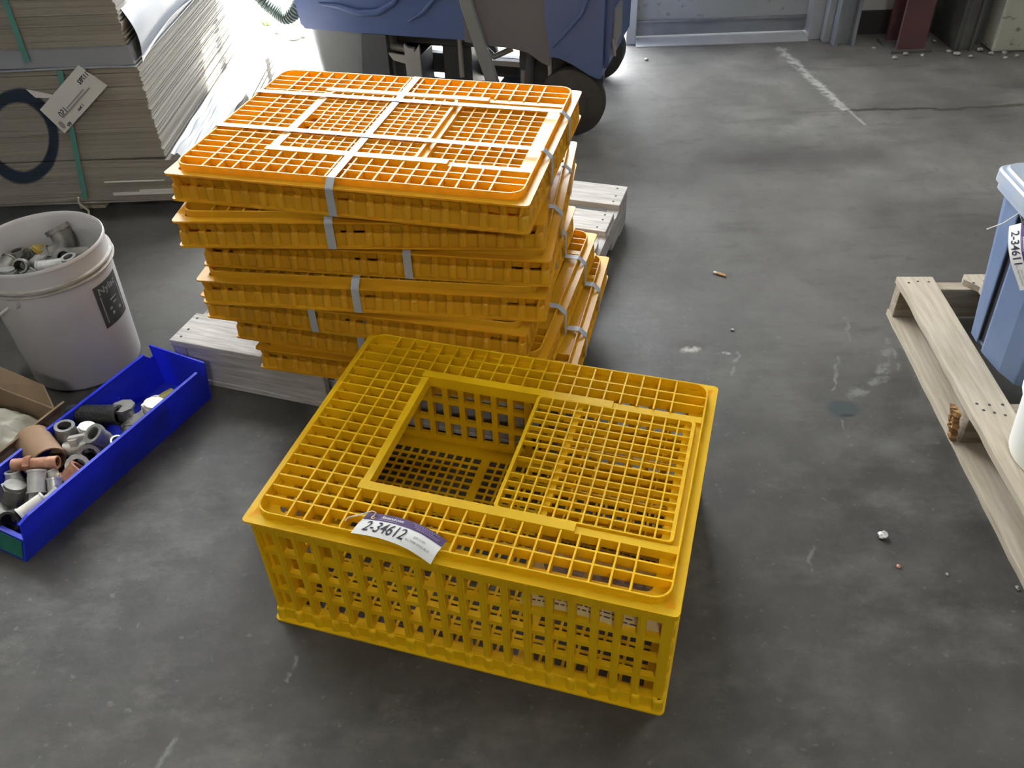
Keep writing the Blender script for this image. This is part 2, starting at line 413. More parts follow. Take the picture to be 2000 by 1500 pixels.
# ------------------------------------------------------------------ room
XL, XR, YF, YB, ZC = -6.0, 4.5, -5.5, 4.20, 4.6
OX0, OX1, OZ = -4.2, .60, 3.1          # the open dock doorway in the back wall
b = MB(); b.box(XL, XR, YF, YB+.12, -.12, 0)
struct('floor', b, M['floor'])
b = MB(); b.box(-14, 14, YB+.12, 22, -.14, -.02)
o = struct('ground', b, M['yard'])
b = MB()
b.box(XL, OX0, YB, YB+.15, 0, ZC); b.box(OX0, OX1, YB, YB+.15, OZ, ZC)
b.box(OX1, .645, YB, YB+.15, 0, ZC); b.box(1.455, XR, YB, YB+.15, 0, ZC); b.box(.645, 1.455, YB, YB+.15, 2.2, ZC)
struct('wall_back', b, M['wallplain'])
b = MB(); b.box(XL-.15, XL, YF, YB+.15, 0, ZC); struct('wall_left', b, M['walldark'])
b = MB(); b.box(XR, XR+.15, YF, YB+.15, 0, ZC); struct('wall_right_outer', b, M['wallplain'])
b = MB()   # front wall behind the viewer
b.box(XL, XR, YF-.15, YF, 0, ZC)
struct('wall_front', b, M['walldark'])
b = MB(); b.box(XL-.15, XR+.15, YF-.15, YB+.15, ZC, ZC+.12); struct('ceiling', b, M['ceil'])
# painted block wall jutting out on the right
b = MB(); b.box(2.215, XR, 3.88, YB, 0, ZC); struct('wall_right', b, M['wallpaint'], bevel=.01)
b = MB(); b.box(2.06, 2.15, 3.92, YB, 0, ZC); b.box(2.15, 2.215, 3.99, YB, 0, ZC); b.box(2.075, 2.085, 3.905, 3.92, 0, ZC); b.box(2.125, 2.135, 3.905, 3.92, 0, ZC)
struct('trim_1', b, M['darksteel'])
# jambs of the personnel door
b = MB(); b.box(.598, .645, YB-.05, YB, 0, 2.25); b.box(1.455, 1.515, YB-.07, YB, 0, 2.25); b.box(1.515, 1.55, YB-.11, YB, 0, 2.25); b.box(.598, 1.55, YB-.05, YB, 2.2, 2.28)
struct('trim_2', b, M['jamb'], bevel=.004)
b = MB(); b.box(1.55, 1.565, YB-.17, YB, 0, ZC); b.box(1.565, 1.63, YB-.13, YB, 0, ZC); b.box(1.63, 1.645, YB-.17, YB, 0, ZC)
struct('trim_3', b, M['steelgrey'])
b = MB(); b.box(1.645, 2.06, YB-.02, YB, 0, .105); struct('baseboard_back', b, M['darkbase'])
# door leaf, bottom rail and sill
d = thing('door_1', '', 'door'); del d['label']; del d['category']; d['kind'] = 'structure'
b = MB(); b.box(.65, 1.45, YB-.01, YB+.03, .10, 2.19); obj('door_panel', b, M['doorpaint'], d)
b = MB(); b.box(.65, 1.45, YB-.016, YB+.03, .030, .10); b.box(.65, 1.45, YB-.022, YB-.014, .090, .100); obj('bottom_rail', b, M['steelgrey'], d)
b = MB(); b.prism([(YB-.09,0),(YB+.02,0),(YB+.02,.022),(YB-.02,.022),(YB-.09,.004)], 'x', .645, 1.455); obj('door_sill', b, M['jamb'], d)
b = MB(); b.box(1.36,1.40, YB-.05, YB-.01, 1.0, 1.04); b.pipe([(1.38,YB-.05,1.02),(1.28,YB-.05,1.02)], .01); obj('door_handle', b, M['alu'], d)

# red steel column: an H section on a base plate
b = MB()
b.box(1.80,1.925, 3.925,3.94, 0, ZC); b.box(1.80,1.925, 4.055,4.07, 0, ZC); b.box(1.856,1.869, 3.94,4.055, 0, ZC)
o = obj('red_column', b, M['red']); tag(o, 'dull red painted steel column rising from the floor beside the back wall', 'column')
b = MB(); b.box(1.77,1.955, 3.905,4.09, 0,.012); b2 = obj('base_plate', b, M['darksteel'], o)

# daylight and added fill lights
def area(name, loc, rot, sx, sy, power, col=(1,1,1), portal=False):
    l = bpy.data.lights.new(name, 'AREA'); l.shape = 'RECTANGLE'; l.size = sx; l.size_y = sy; l.energy = power; l.color = col
    if portal: l.cycles.is_portal = True
    o = bpy.data.objects.new(name, l); C.objects.link(o); o.location = loc; o.rotation_euler = rot
    return o
area('dock_daylight_portal', ((OX0+OX1)/2, YB+.08, OZ/2), (-PI/2,0,0), OX1-OX0, OZ, 1, portal=True)
for x, y, p in ((2.1,2.6,16), (-2.4,1.2,8), (.3,-4.3,74)):  # unseen overhead fill, added to brighten the back floor and front faces
    area('fill_light', (x, y, ZC-.06), (0,0,0), 1.2, .3, p, (1,.96,.88))
sun = bpy.data.lights.new('sun', 'SUN'); sun.energy = 60; sun.angle = .009; sun.color = (1,.96,.90)
so = bpy.data.objects.new('sun', sun); C.objects.link(so)
sd = Vector((.20, .41, 1.0)).normalized(); so.rotation_euler = sd.to_track_quat('Z','Y').to_euler()
W = bpy.data.worlds.new('World'); S.world = W; W.use_nodes = True
wt = W.node_tree; bg = wt.nodes['Background']
bg.inputs['Color'].default_value = (.93,.97,1.0,1); bg.inputs['Strength'].default_value = 9.0

# ------------------------------------------------------------------ poultry crate
CW, CD, CH = .75, .5606, .3028
UL = [.0790+.0328*i for i in range(19)]
VL = [.0559+.0264*i for i in range(18)]
def lid_mb(zt, skirt=True):
    """lid whose rim top is at zt"""
    b = MB(); zf = zt-.0145
    # flange
    b.rings([rrect(0,CW,0,CD,.008,zf-.004,2), rrect(0,CW,0,CD,.008,zf,2), rrect(.02,CW-.02,.02,CD-.02,.008,zf,2), rrect(.02,CW-.02,.02,CD-.02,.008,zf-.004,2)], closed=True)
    # raised rim
    i0, i1, zr = .0165, .0205, zt-.022
    b.rings([rrect(i0,CW-i0,i0,CD-i0,.030,zr), rrect(i0,CW-i0,i0,CD-i0,.030,zt-.001), rrect(i0+.001,CW-i0-.001,i0+.001,CD-i0-.001,.029,zt), rrect(i1-.001,CW-i1+.001,i1-.001,CD-i1+.001,.027,zt), rrect(i1,CW-i1,i1,CD-i1,.026,zt-.001), rrect(i1,CW-i1,i1,CD-i1,.026,zr)], closed=True)
    # sunken ledge inside the rim
    w = .047
    b.rings([rrect(.019,CW-.019,.019,CD-.019,.027,zr-.003), rrect(.019,CW-.019,.019,CD-.019,.027,zr), rrect(w,CW-w,.041,CD-.041,.014,zr), rrect(w,CW-w,.041,CD-.041,.014,zr-.003)], closed=True)
    z0, z1, h = zr-.002, zt-.0012, .0017
    vA, vB = .113, .448
    for u in UL:
        y1, y2 = (.020, CD-.020)
        if u < .165: b.box(u-h,u+h,y1,y2,z0,z1)
        else:
            b.box(u-h,u+h,y1,vA,z0,z1); b.box(u-h,u+h,vB,y2,z0,z1)
    for v in VL:
        if v < .09 or v > .47: b.box(.0203,CW-.0203,v-h,v+h,z0,z1-.0006)
        else: b.box(.0203,.172,v-h,v+h,z0,z1-.0006)
    # rails and bars framing the hatch
    b.box(.170,.560, vA-.001,.131, z0, zt+.0005); b.box(.560,CW-.0203, vA-.001,.128, z0, zt-.004)
    b.box(.170,.560, .430,vB+.001, z0, zt+.0005); b.box(.560,CW-.0203, .433,vB+.001, z0, zt-.004)
    b.box(.171,.185, .131,.430, z0, zt-.002); b.box(.4905,.505,.131,.430,z0,zt-.009)
    # coarse grid right of the hatch and its smooth end strip
    b.box(.700,CW-.0203,.128,.433,zr-.001,zt-.010)
    for k in range(1, 7):
        u = .505+.0279*k; b.box(u-h,u+h,.13,.432,z0-.004,zt-.0142)
    for v in VL:
        if .12 < v < .44: b.box(.505,.700,v-h,v+h,z0-.004,zt-.0148)
    if skirt: wall_ring(b, zf-.002, zf-.0325, -1)
    return b
def wall_ring(b, za, zb, sgn):
    """corrugated tray wall: inset wall with half round columns outside it, a rounded tooth at the end of every column"""
    t0 = .0110 if sgn < 0 else .0095
    taper = .0095 if sgn < 0 else .0015
    def w(z): return t0 + taper*abs(z-za)/abs(zb-za)
    zc = zb - sgn*.0035
    zz = [za, zc]
    outer = [rrect(w(z),CW-w(z),w(z),CD-w(z),.012,z,3) for z in zz]
    inner = [rrect(w(z)+.003,CW-w(z)-.003,w(z)+.003,CD-w(z)-.003,.010,z,3) for z in reversed(zz)]
    b.rings(outer+inner, closed=True)
    def col(x, y, nx, ny):
        rs = []
        for z, q in ((za,1), (zb-sgn*.006,1), (zb-sgn*.002,.86), (zb,.5)):
            k = w(z); cx, cy = x - nx*k, y - ny*k
            R1, R2 = .0062*q, .0092*q
            L_ = []
            for i in range(9):
                a = -PI/2 + PI*i/8
                tx, ty = -ny, nx
                L_.append((cx + nx*R1*math.cos(a) + tx*R2*math.sin(a), cy + ny*R1*math.cos(a) + ty*R2*math.sin(a), z))
            tx, ty = -ny, nx
            L_ += [(cx - nx*.003 + tx*R2, cy - ny*.003 + ty*R2, z), (cx - nx*.003 - tx*R2, cy - ny*.003 - ty*R2, z)]
            rs.append(L_)
        b.rings(rs, smooth=True)
    for k in range(20):
        u = .0145+.03795*k
        col(u, 0, 0, -1); col(u, CD, 0, 1)
    for k in range(15):
        v = .0145+.03797*k
        col(0, v, -1, 0); col(CW, v, 1, 0)
def door_mb(zt):
    """sliding hatch panel, local x from 0 to .307"""
    b = MB(); z0, z1, h = zt-.0125, zt-.001, .0015
    y0, y1, x1 = .1315, .4295, .300
    o = .0065
    b.rings([rrect(0,x1+o,y0-o+.0055,y1+o-.0055,.008,z0), rrect(0,x1+o,y0-o+.0055,y1+o-.0055,.008,z1), rrect(o,x1,y0+.002,y1-.002,.006,z1), rrect(o,x1,y0+.002,y1-.002,.006,z0)], closed=True)
    gx = [o + (x1-o)*i/12 for i in range(13)]; gy = [y0+.002 + (y1-y0-.004)*i/14 for i in range(15)]
    for i, x in enumerate(gx[1:-1], 1):
        if i == 1: b.box(x-h,x+h,gy[0],gy[4],z0,z1-.0008); b.box(x-h,x+h,gy[8],gy[-1],z0,z1-.0008)
        else: b.box(x-h,x+h,gy[0],gy[-1],z0,z1-.0008)
    b.box(gx[1]+.004-h, gx[1]+.004+h, gy[4], gy[8], z0, z1)
    for j, y in enumerate(gy[1:-1], 1):
        if 4 < j < 8 and j != 6: b.box(gx[1]+.004,gx[-1],y-h,y+h,z0,z1-.0016)
        else: b.box(gx[0],gx[-1],y-h,y+h,z0,z1-.0016)
    return b
def base_mb():
    b = MB()
    b.rings([rrect(0,CW,0,CD,.010,0,3), rrect(0,CW,0,CD,.010,.004,3), rrect(.03,CW-.03,.03,CD-.03,.006,.004,3), rrect(.03,CW-.03,.03,CD-.03,.006,0,3)], closed=True)
    b.box(.029,CW-.029,.029,.046,.0006,.0046); b.box(.029,CW-.029,CD-.046,CD-.029,.0006,.0046)
    b.box(.029,.043,.046,CD-.046,.0006,.0046); b.box(CW-.043,CW-.029,.046,CD-.046,.0006,.0046)
    b.box(.255,.2755,.046,CD-.046,.0006,.0046); b.box(CW-.2755,CW-.255,.046,CD-.046,.0006,.0046)
    p = .0202
    for a, c in ((.043,.255),(.2755,CW-.2755),(CW-.255,CW-.043)):
        n = round((c-a)/p)
        for i in range(1, n):
            x = a+(c-a)*i/n; b.box(x-.0028,x+.0028,.046,CD-.046,.0006,.0044)
    n = 23
    for i in range(1, n):
        y = .046+(CD-.092)*i/n; b.box(.043,CW-.043,y-.0030,y+.0030,.0007,.0042)
    wall_ring(b, .003, .0335, 1)
    return b
def panel_mb(Lg, Hh, n, first, pitch, hole):
    """upright grid panel, x 0..Lg, y 0..-thickness outwards is -y, z 0..Hh"""
    b = MB(); T = .013
    z = [(0,.0135),(.0585,.070),(.115,.1265),(.1715,.183),(.228,Hh)]
    xs = [0]
    for i in range(n):
        h0 = first+pitch*i
        b.box(xs[-1], h0, 0, T, 0, Hh)
        if h0-xs[-1] < .03:   # raised lip down the middle of every rib
            m = (h0+xs[-1])/2; b.box(m-.0035, m+.0035, -.0022, 0.001, .004, Hh-.02)
        xs.append(h0+hole)
    b.box(xs[-1], Lg, 0, T, 0, Hh)
    for a, c in z: b.box(.002, Lg-.002, .0006, T-.0006, a, c)
    return b
Hp = .268
FP = panel_mb(.736, Hp, 19, .011, .03795, .0245)
SP = panel_mb(.520, Hp, 13, .018, .03795, .0245)

crate = thing('poultry_crate', 'open topped-hatch yellow plastic poultry crate standing assembled on the concrete floor in front', 'crate', (-.4742,.9908,0), -.3088)
crate['label'] = 'assembled yellow plastic poultry crate standing alone on the floor with its hatch slid open'
def crate_parts(mt, parent):
    obj('lid', lid_mb(CH, False), mt, parent)
    o = obj('hatch_door', door_mb(CH), mt, parent); o.location = (.4135,0,0.001)
    obj('base_tray', base_mb(), mt, parent)
    fm = FP.mesh('front_panel', mt); sm = SP.mesh('side_panel', mt)
    o = obj('front_panel', fm, mt, parent); o.location = (.007,.0125,.0205)
    o = obj('back_panel', fm, mt, parent); o.location = (CW-.007,CD-.0125,.0205); o.rotation_euler = (0,0,PI)
    o = obj('side_panel', sm, mt, parent); o.location = (.0125,CD-.0205,.0205); o.rotation_euler = (0,0,-PI/2)
    o = obj('side_panel', sm, mt, parent); o.location = (CW-.0125,.0205,.0205); o.rotation_euler = (0,0,PI/2)
crate_parts(M['yellow'], crate)
CM = Matrix.Translation((-.4742,.9908,0)) @ Matrix.Rotation(-.3088, 4, 'Z')

# strapped flat crates on the pallet
BH = .075
b_lab = 'flat strapped orange-yellow crate, %s'
bundle = thing('flat_crate_bundle', '', 'crate', group='collapsed crates stacked on the grey pallet')
obj('lid', lid_mb(BH, True), M['orange'], bundle)
o = obj('hatch_door', door_mb(BH), M['orange'], bundle); o.location = (.186,0,.0005)
obj('base_tray', base_mb(), M['orange'], bundle)
def flat_mesh(mb, name):
    q = MB(); q.v = [Vector((p.x, p.z, .0135-p.y)) for p in mb.v]; q.f = mb.f; q.sm = mb.sm
    return q.mesh(name, M['orange'])
ff = flat_mesh(FP, 'folded_panel'); fs = flat_mesh(SP, 'folded_panel')
for me, x, y, z, rz in ((ff,.007,.0165,.0055,0),(ff,.007,.2765,.0055,0),(fs,.335,.021,.0215,PI/2),(fs,.660,.021,.0215,PI/2)):
    o = obj('folded_panel', me, None, bundle); o.location = (x,y,z); o.rotation_euler = (0,0,rz)
def strap_mb(along, pos, w=.0085):
    """band around the bundle; along 'x' wraps the long way at y=pos"""
    b = MB(); Lg = CW if along == 'x' else CD
    zt = BH+(.0024 if along == 'x' else .0010); zf = BH-.0145; e = .0008
    prof = [(-e-.0012,.001),(-e-.0012,zf-.002),(-e,zf+.001),(.0155,zt-.0006),(.018,zt),(Lg-.018,zt),(Lg-.0155,zt-.0006),(Lg+e,zf+.001),(Lg+e+.0012,zf-.002),(Lg+e+.0012,.001)]
    inner = [(p[0]+(.0007 if p[0] < .01 else (-.0007 if p[0] > Lg-.01 else 0)), p[1]-(.0007 if p[1] > zf else 0)) for p in prof]
    poly = prof + inner[::-1]
    n = len(prof)
    def P(p, s): return (p[0], pos+s*w, p[1]) if along == 'x' else (pos+s*w, p[0], p[1])
    A = [P(p,-1) for p in poly]; B = [P(p,1) for p in poly]
    b.rings([A, B], cap0=False, cap1=False)
    m = len(poly)
    for side in (A, B):
        b.add(side, [(i, i+1, m-2-i, m-1-i) for i in range(n-1)])
    return b
sx_front = {1:.357, 2:.32, 3:.455, 4:.35, 5:.27, 6:.33, 7:.42}
bundles = {1:(-.682,1.601,-.26), 2:(-.67,1.54,-.085), 3:(-.652,1.588,-.174), 4:(-.665,1.557,-.155), 5:(-.690,1.612,-.262), 6:(-.647,1.634,-.300), 7:(-.600,1.610,-.265)}
places = {1:'topmost of the stack, straps crossing over its lid', 2:'second from the top of the stack, turned squarer to the front', 3:'third from the top of the stack, its scalloped walls meshing',
          4:'fourth from the top, in the middle of the stack', 5:'third from the bottom of the stack, above the bare pallet corner', 6:'second from the bottom of the stack, right edge sticking out', 7:'bottom of the stack, lying on the grey pallet boards'}
stackz = .131
for i in range(7, 0, -1):
    x, y, a = bundles[i]
    r = bundle if i == 7 else dup(bundle, (0,0,0), (0,0,0), '')
    r.location = (x, y, stackz + (7-i)*(BH+.0002)); r.rotation_euler = (0,0,a)
    r['label'] = b_lab % places[i]
bund_all = [o for o in C.objects if o.name.startswith('flat_crate_bundle')]
for r in bund_all:
    i = [k for k, v in bundles.items() if abs(v[0]-r.location.x) < 1e-5 and abs(v[1]-r.location.y) < 1e-5][0]
    for al, ps in (('x', .196+.01*(i%3)), ('x', .410-.012*(i%2)), ('y', sx_front[i])):
        if i == 5 and al == 'x': ps += .02
        obj('strap', strap_mb(al, ps), M['strap'], r)

# ------------------------------------------------------------------ tags
def tag_sheet(W_, H_, fn, parent, number, first, second):
    """auction tag: fn maps flat (x,y,height) to its bent shape"""
    b = MB(); b.grid(lambda u, v: fn(Vector((u*W_, v*H_, 0))), 24, 8, .0006); c = obj('tag_card', b, M['white'], parent)
    b = MB(); b.grid(lambda u, v: fn(Vector((u*W_, H_*(.67+.33*v), .0004))), 24, 4, 0); obj('purple_band', b, M['purple'], parent)
    F = lambda p: fn(Vector((p.x, p.y, .0008)))
    def T(txt, x, y, s, m, nm, **k): obj(nm, text_mesh(txt, s, m, nm, Mxy(x,y), F, **k), None, parent)
    T(number, .013, H_*.17, H_*.62, M['ink'], 'lot_number', sx=.80, shear=.1, bold=.0002)
    T(first, .030, H_*.80, H_*.17, M['whiteink'], 'printed_heading', bold=.0002, shear=.25)
    lines = MB()
    def bar(x0, x1, y, t):
        n = max(1, int((x1-x0)/.004)); 
        for q in range(n):
            xa = x0+(x1-x0)*q/n; xb = xa+(x1-x0)/n*.8
            pts = [F(Vector((xa,y,0))),F(Vector((xb,y,0))),F(Vector((xb,y+t,0))),F(Vector((xa,y+t,0)))]
            lines.add(pts, [(0,1,2,3)])
    bar(.029, .062, H_*.72, .0016)
    for q, (xa, xb) in enumerate(((.088,.138),(.092,.128),(.094,.142),(.098,.140))): bar(W_*xa/.15, W_*xb/.15, H_*(.93-.06*q), .0012)
    obj('fine_print', lines, M['lilac'], parent)
    T(second[0], W_*.70, H_*.40, H_*.10, M['greyink'], 'date_line', bold=.0001)
    T(second[1], W_*.62, H_*.22, H_*.10, M['greyink'], 'sale_line', bold=.0001)
    return c

# front tag: its near edge laps over the rim of the yellow crate
tg = thing('lot_tag', 'white and purple lot tag 2-34612 lying over the rim of the yellow crate', 'tag', CM @ Vector((.205,.010,CH+.002)), -.3088-.06)
def bend1(p):
    x, y = p.x, p.y
    hump = .0060*math.sin(PI*min(1, x/.15)) + .004
    droop = -.010*max(0, (.022-y)/.022)**1.5*(.35+.65*x/.15) - .006*max(0,(x-.11)/.04)
    skew = x + .010*(y/.046)
    return Vector((skew, y - .010*(x/.15)**2 + .004*math.sin(PI*x/.15), hump+droop+p.z+.0025))
tag_sheet(.148, .046, bend1, tg, '2-34612', 'Ransoul.com', ('JUN 13 BN','ALL ITEMS SOLD AS IS'))
b = MB(); q = bend1(Vector((.016,.036,0))); b.lathe([(.0035,0),(.0035,.0012),(.0016,.0012),(.0016,0)], 14, closed=True, M=Matrix.Translation(q+Vector((0,0,.0002)))); obj('eyelet', b, M['brass'], tg)
b = MB(); b.pipe([q+Vector((0,0,.002)), q+Vector((.002,.008,.005)), q+Vector((-.006,.010,.004)), q+Vector((-.022,-.004,.004)), q+Vector((-.040,-.014,.001)), q+Vector((-.044,-.018,-.004))], .0011, n=8); obj('string', b, M['cord'], tg)

# leaflet hung under the lid
lf = thing('printed_leaflet', 'cream printed leaflet with a dark picture tucked under the lid of the yellow crate', 'leaflet', CM @ Vector((.490,.020,.205)), -.3088)
def lfn(p): return Vector((p.x, p.y*.83, p.y*.50 + p.z + .006*math.sin(p.x*22)))
b = MB(); b.grid(lambda u, v: lfn(Vector((u*.235, v*.126, 0))), 16, 8, .0012); obj('card', b, M['leaf'], lf)
b = MB()
def blob(cx, cy, rx, ry, ph):
    pts = [lfn(Vector((cx+rx*math.cos(a)*(1+.25*math.sin(3*a+ph)), cy+ry*math.sin(a)*(1+.2*math.cos(2*a+ph)), .0009))) for a in [2*PI*k/18 for k in range(18)]]
    b.add(pts, [tuple(range(18))])
for a in ((.060,.062,.032,.030,.4),(.050,.052,.012,.034,2),(.125,.070,.022,.020,1.2),(.165,.078,.034,.018,.3),(.150,.045,.026,.022,2.2),(.195,.060,.016,.020,1)): blob(*a)
obj('picture', b, M['picture'], lf)
b = MB()
for row, (x0, x1) in enumerate(((.02,.20),(.03,.19),(.04,.21))):
    for yb in (.008+.007*row, .104+.007*row):
        x = x0
        while x < x1:
            w_ = .004+.008*R.random(); b.add([lfn(Vector((x,yb,.0009))),lfn(Vector((x+w_,yb,.0009))),lfn(Vector((x+w_,yb+.0022,.0009))),lfn(Vector((x,yb+.0022,.0009)))], [(0,1,2,3)]); x += w_+.003
obj('print_lines', b, M['ink'], lf)

# ------------------------------------------------------------------ pallets
b = MB(); b.lathe([(.0035,0),(.0035,.0006)], 8); nail_me = b.mesh('nail', M['nail'])
pl = thing('wooden_pallet', 'weathered grey wooden pallet under the stack of collapsed crates', 'pallet', (-.854,1.74,0), -.33)
PU, PV = .94, 1.09
for k, (a, c) in enumerate(((0,.12),(.165,.255),(.325,.42),(.485,.58),(.642,.737),(.798,.915),(.963,1.09))):
    b = MB(); dx = [0,.004,-.003,.005,-.012,-.006,.0][k]
    b.box(0, PU+dx, a, c, .111, .130); o = obj('deck_board', b, M['woodgrey'], pl, bevel=.002)
    for x in (.022, PU+dx-.024):
        for y in (a+.02, (a+c)/2+.008*((k%3)-1), c-.02):
            q = nail_me.copy() if False else nail_me
            n_ = obj('nail', q, None, o); n_.location = (x+.006*((k*7+int(y*90))%3-1), y, .1300)
for x in (0, PU/2-.019, PU-.038):
    b = MB(); z0, z1 = .016, .111
    poly = [(.004,z0),(.20,z0),(.215,z0+.035),(.33,z0+.035),(.345,z0),(.74,z0),(.755,z0+.035),(.87,z0+.035),(.885,z0),(PV-.004,z0),(PV-.004,z1),(.004,z1)]
    b.prism(poly, 'x', x+.001, x+.037); obj('stringer', b, M['woodgreyv'], pl, bevel=.002)
b = MB(); b.box(.04, .42, .004,.026, .016,.110); obj('front_board', b, M['woodgrey'], pl, bevel=.002)
for a, c in ((0,.09),(.50,.59),(1.0,1.088)):
    b = MB(); b.box(.002, PU-.002, a, c, 0, .0155); obj('bottom_board', b, M['woodgrey'], pl, bevel=.002)

p2 = thing('wooden_pallet', 'tan wooden pallet at the right edge carrying a blue tote, its middle stringer end broken', 'pallet', (1.036,1.918,0), -.066)
# local: boards run along -y, stringers along +x
for k, (a, c) in enumerate(((0,.094),(.170,.264),(.330,.43),(.50,.59),(.66,.75),(.82,.91),(.99,1.085))):
    b = MB()
    pts = [(a,0),(c,0),(c,-1.02),(a,-1.02)]
    if k == 0:   # splintered left edge
        rr = random.Random(3); lft = [(a + (0 if j in (0,24) else rr.choice((0,0,0,.001,.002))), -1.02*j/24) for j in range(25)]
        pts = [(c,-1.02),(c,0)] + lft
        pts = pts[::-1]
    if k == 1: pts = [(a+.01,.012),(c,.012),(c,-1.02),(a+.035,-1.02),(a+.03,-.05),(a,-.012)]
    b.prism(pts, 'z', .104, .120); o = obj('deck_board', b, M['woodtan'], p2, bevel=.0015)
    rr = random.Random(k); ns = [(a+.02+.027*q+.004*rr.random(), y-.012*rr.random()) for y in (-.02,-.51) for q in range(3)]
    if k == 0: ns += [(a+.03+.02*q, -.535-.008*q) for q in range(3)]
    if k < 3:
        for x, y in ns: n_ = obj('nail', nail_me, None, o); n_.location = (x, y, .1200)
for j, y in enumerate((-.038, -.53, -1.018)):
    b = MB(); x0 = .004
    if j == 1: x0 = .012
    b.box(x0, 1.08, y, y+.036, .016, .104); o = obj('stringer', b, M['woodtanx'], p2, bevel=.002)
    if j == 1:
        b = MB(); rr = random.Random(5)
        def jag(u, v): return (x0 - .004 - .006*rr.random() - .016*v, y+.002+.032*u, .018+.084*v)
        b.grid(jag, 6, 12, .012, smooth=False); obj('broken_end', b, M['woodend'], o)
for a, c in ((0,.10),(.34,.44),(.66,.76),(.985,1.085)):
    b = MB(); rr = random.Random(int(a*100)); lft = [(a+rr.choice((0,0,.001,.0015)), -1.02*j/30) for j in range(31)]
    b.prism([(c,-1.02),(c,0)][::1] + lft, 'z', 0, .0155); obj('bottom_board', b, M['woodtan'], p2, bevel=.0015)

# ------------------------------------------------------------------ tote and tub on the right pallet
tt = thing('storage_tote', 'faded blue lidded plastic tote standing on the tan pallet at the right edge', 'tote', (1.123,1.66,.1205), -.05)
def tote_ring(z):
    k = z/.375; f = -.022*k; g = .045*k
    pts = [(0+f,0+g*.6),(0.012+f,.022+g),(.34+.06*k,.022+g),(.36+.06*k,0+g),(.36+.06*k,-.20-g*.6),(.34+.06*k,-.22-g*.6),(.060+f*.3,-.22-g*.6),(.022+f*.7,-.195-g*.4),(.006+f,-.150),(-.004+f,-.078),(-.002+f,-.066),(.006+f,-.063),(.006+f,-.040),(-.001+f,-.037)]
    return [(x,y,z) for x,y in pts]
b = MB(); b.rings([tote_ring(z) for z in (0,.02,.19,.375)]); obj('tote_body', b, M['tote'], tt, bevel=.004)
b = MB()
def gro(z): 
    f = -.022*z/.375
    return [(.0062+f,-.0625,z),(.0062+f,-.0395,z),(-.0005+f,-.0395,z),(-.0005+f,-.0405,z),(.0050+f,-.0415,z),(.0050+f,-.0625,z)]
b.rings([gro(.01), gro(.36)]); obj('groove', b, M['toted'], tt)
def slab(b, z0, z1, e, r=.03):
    b.rings([rrect(-.024-e,.422+e,-.250-e,.068+e,r,z0), rrect(-.024-e,.422+e,-.250-e,.068+e,r,z1-.004), rrect(-.020-e,.418+e,-.246-e,.064+e,r,z1)], smooth=True)
b = MB(); slab(b, .360,.376,.010); obj('tote_rim', b, M['totelid'], tt)
b = MB(); slab(b, .377,.404,.016); slab(b, .404,.412,.006); obj('tote_lid', b, M['totelid'], tt)
tb = thing('plastic_tub', 'white plastic tub cut off by the right edge, in front of the blue tote', 'tub', (1.138,1.225,.1205))
b = MB(); b.lathe([(.108,0),(.116,.004),(.130,.15),(.130,.16),(.120,.16),(.110,.012),(.001,.010)], 40); obj('tub_wall', b, M['jug'], tb)
b = MB(); b.lathe([(.130,.145),(.136,.147),(.136,.156),(.130,.158)], 40, closed=True); obj('tub_rim', b, M['jug'], tb)

# hanging tag on the tote
t2 = thing('lot_tag', 'white and purple lot tag 2-34611 hanging down the side of the blue tote', 'tag', (1.078,1.605,.448), 0)
ex = Vector((.012,-.100,-.115)).normalized(); 
nz = Vector((-.92,-.30,.10)); nz = (nz - ex*nz.dot(ex)).normalized(); ey = nz.cross(ex)
MT = Matrix((( ex.x,ey.x,nz.x,0),(ex.y,ey.y,nz.y,0),(ex.z,ey.z,nz.z,0),(0,0,0,1)))
def bend2(p): return MT @ Vector((p.x, p.y, p.z+.010*math.sin(p.x*28)))
tag_sheet(.140, .046, bend2, t2, '2-34611', 'Ransoul.com', ('JUN 13 BN','ALL ITEMS SOLD AS IS'))
b = MB(); q = bend2(Vector((.004,.036,.001))); b.pipe([q, q+Vector((-.010,.012,.020)), q+Vector((-.024,.03,-.014)), q+Vector((-.045,.045,-.036))], .0012, n=8); obj('string', b, M['cord'], t2)

# ------------------------------------------------------------------ blue bin with pipe fittings
BA = math.atan2(.889,.457)
BO = Vector((-1.022,1.155,0))
bn = thing('parts_bin', 'long blue plastic parts bin full of pipe fittings on the floor at the left', 'bin', BO, BA)
# local x along the bin, y across to the left
BL, BW, BZ = .575, .155, .102
b = MB()
b.box(.0,BL-.004,0,BW,0,.005)
th = .0035
def side(b, y0, s):
    pts = [(0.0,.004),(.016,.055),(.022,.096),(.05,BZ),(BL-.03,BZ),(BL-.018,BZ-.016),(BL-.006,BZ-.016),(BL,BZ+.012),(BL-.004,.004)]
    A = [(x, y0+s*(.010*z/.1), z) for x, z in pts]; B = [(x, y0+s*(.010*z/.1)-s*th, z) for x, z in pts]
    b.rings([A, B])
    A = [(x, y0+s*(.010*BZ/.1)+s*.003, z) for x, z in ((.02,BZ-.006),(.045,BZ-.001),(BL-.03,BZ-.001),(BL-.03,BZ+.003),(.045,BZ+.003),(.02,BZ-.002))]
    B = [(p[0], p[1]-s*.008, p[2]) for p in A]
    b.rings([A, B])
side(b, 0, -1); side(b, BW, 1)
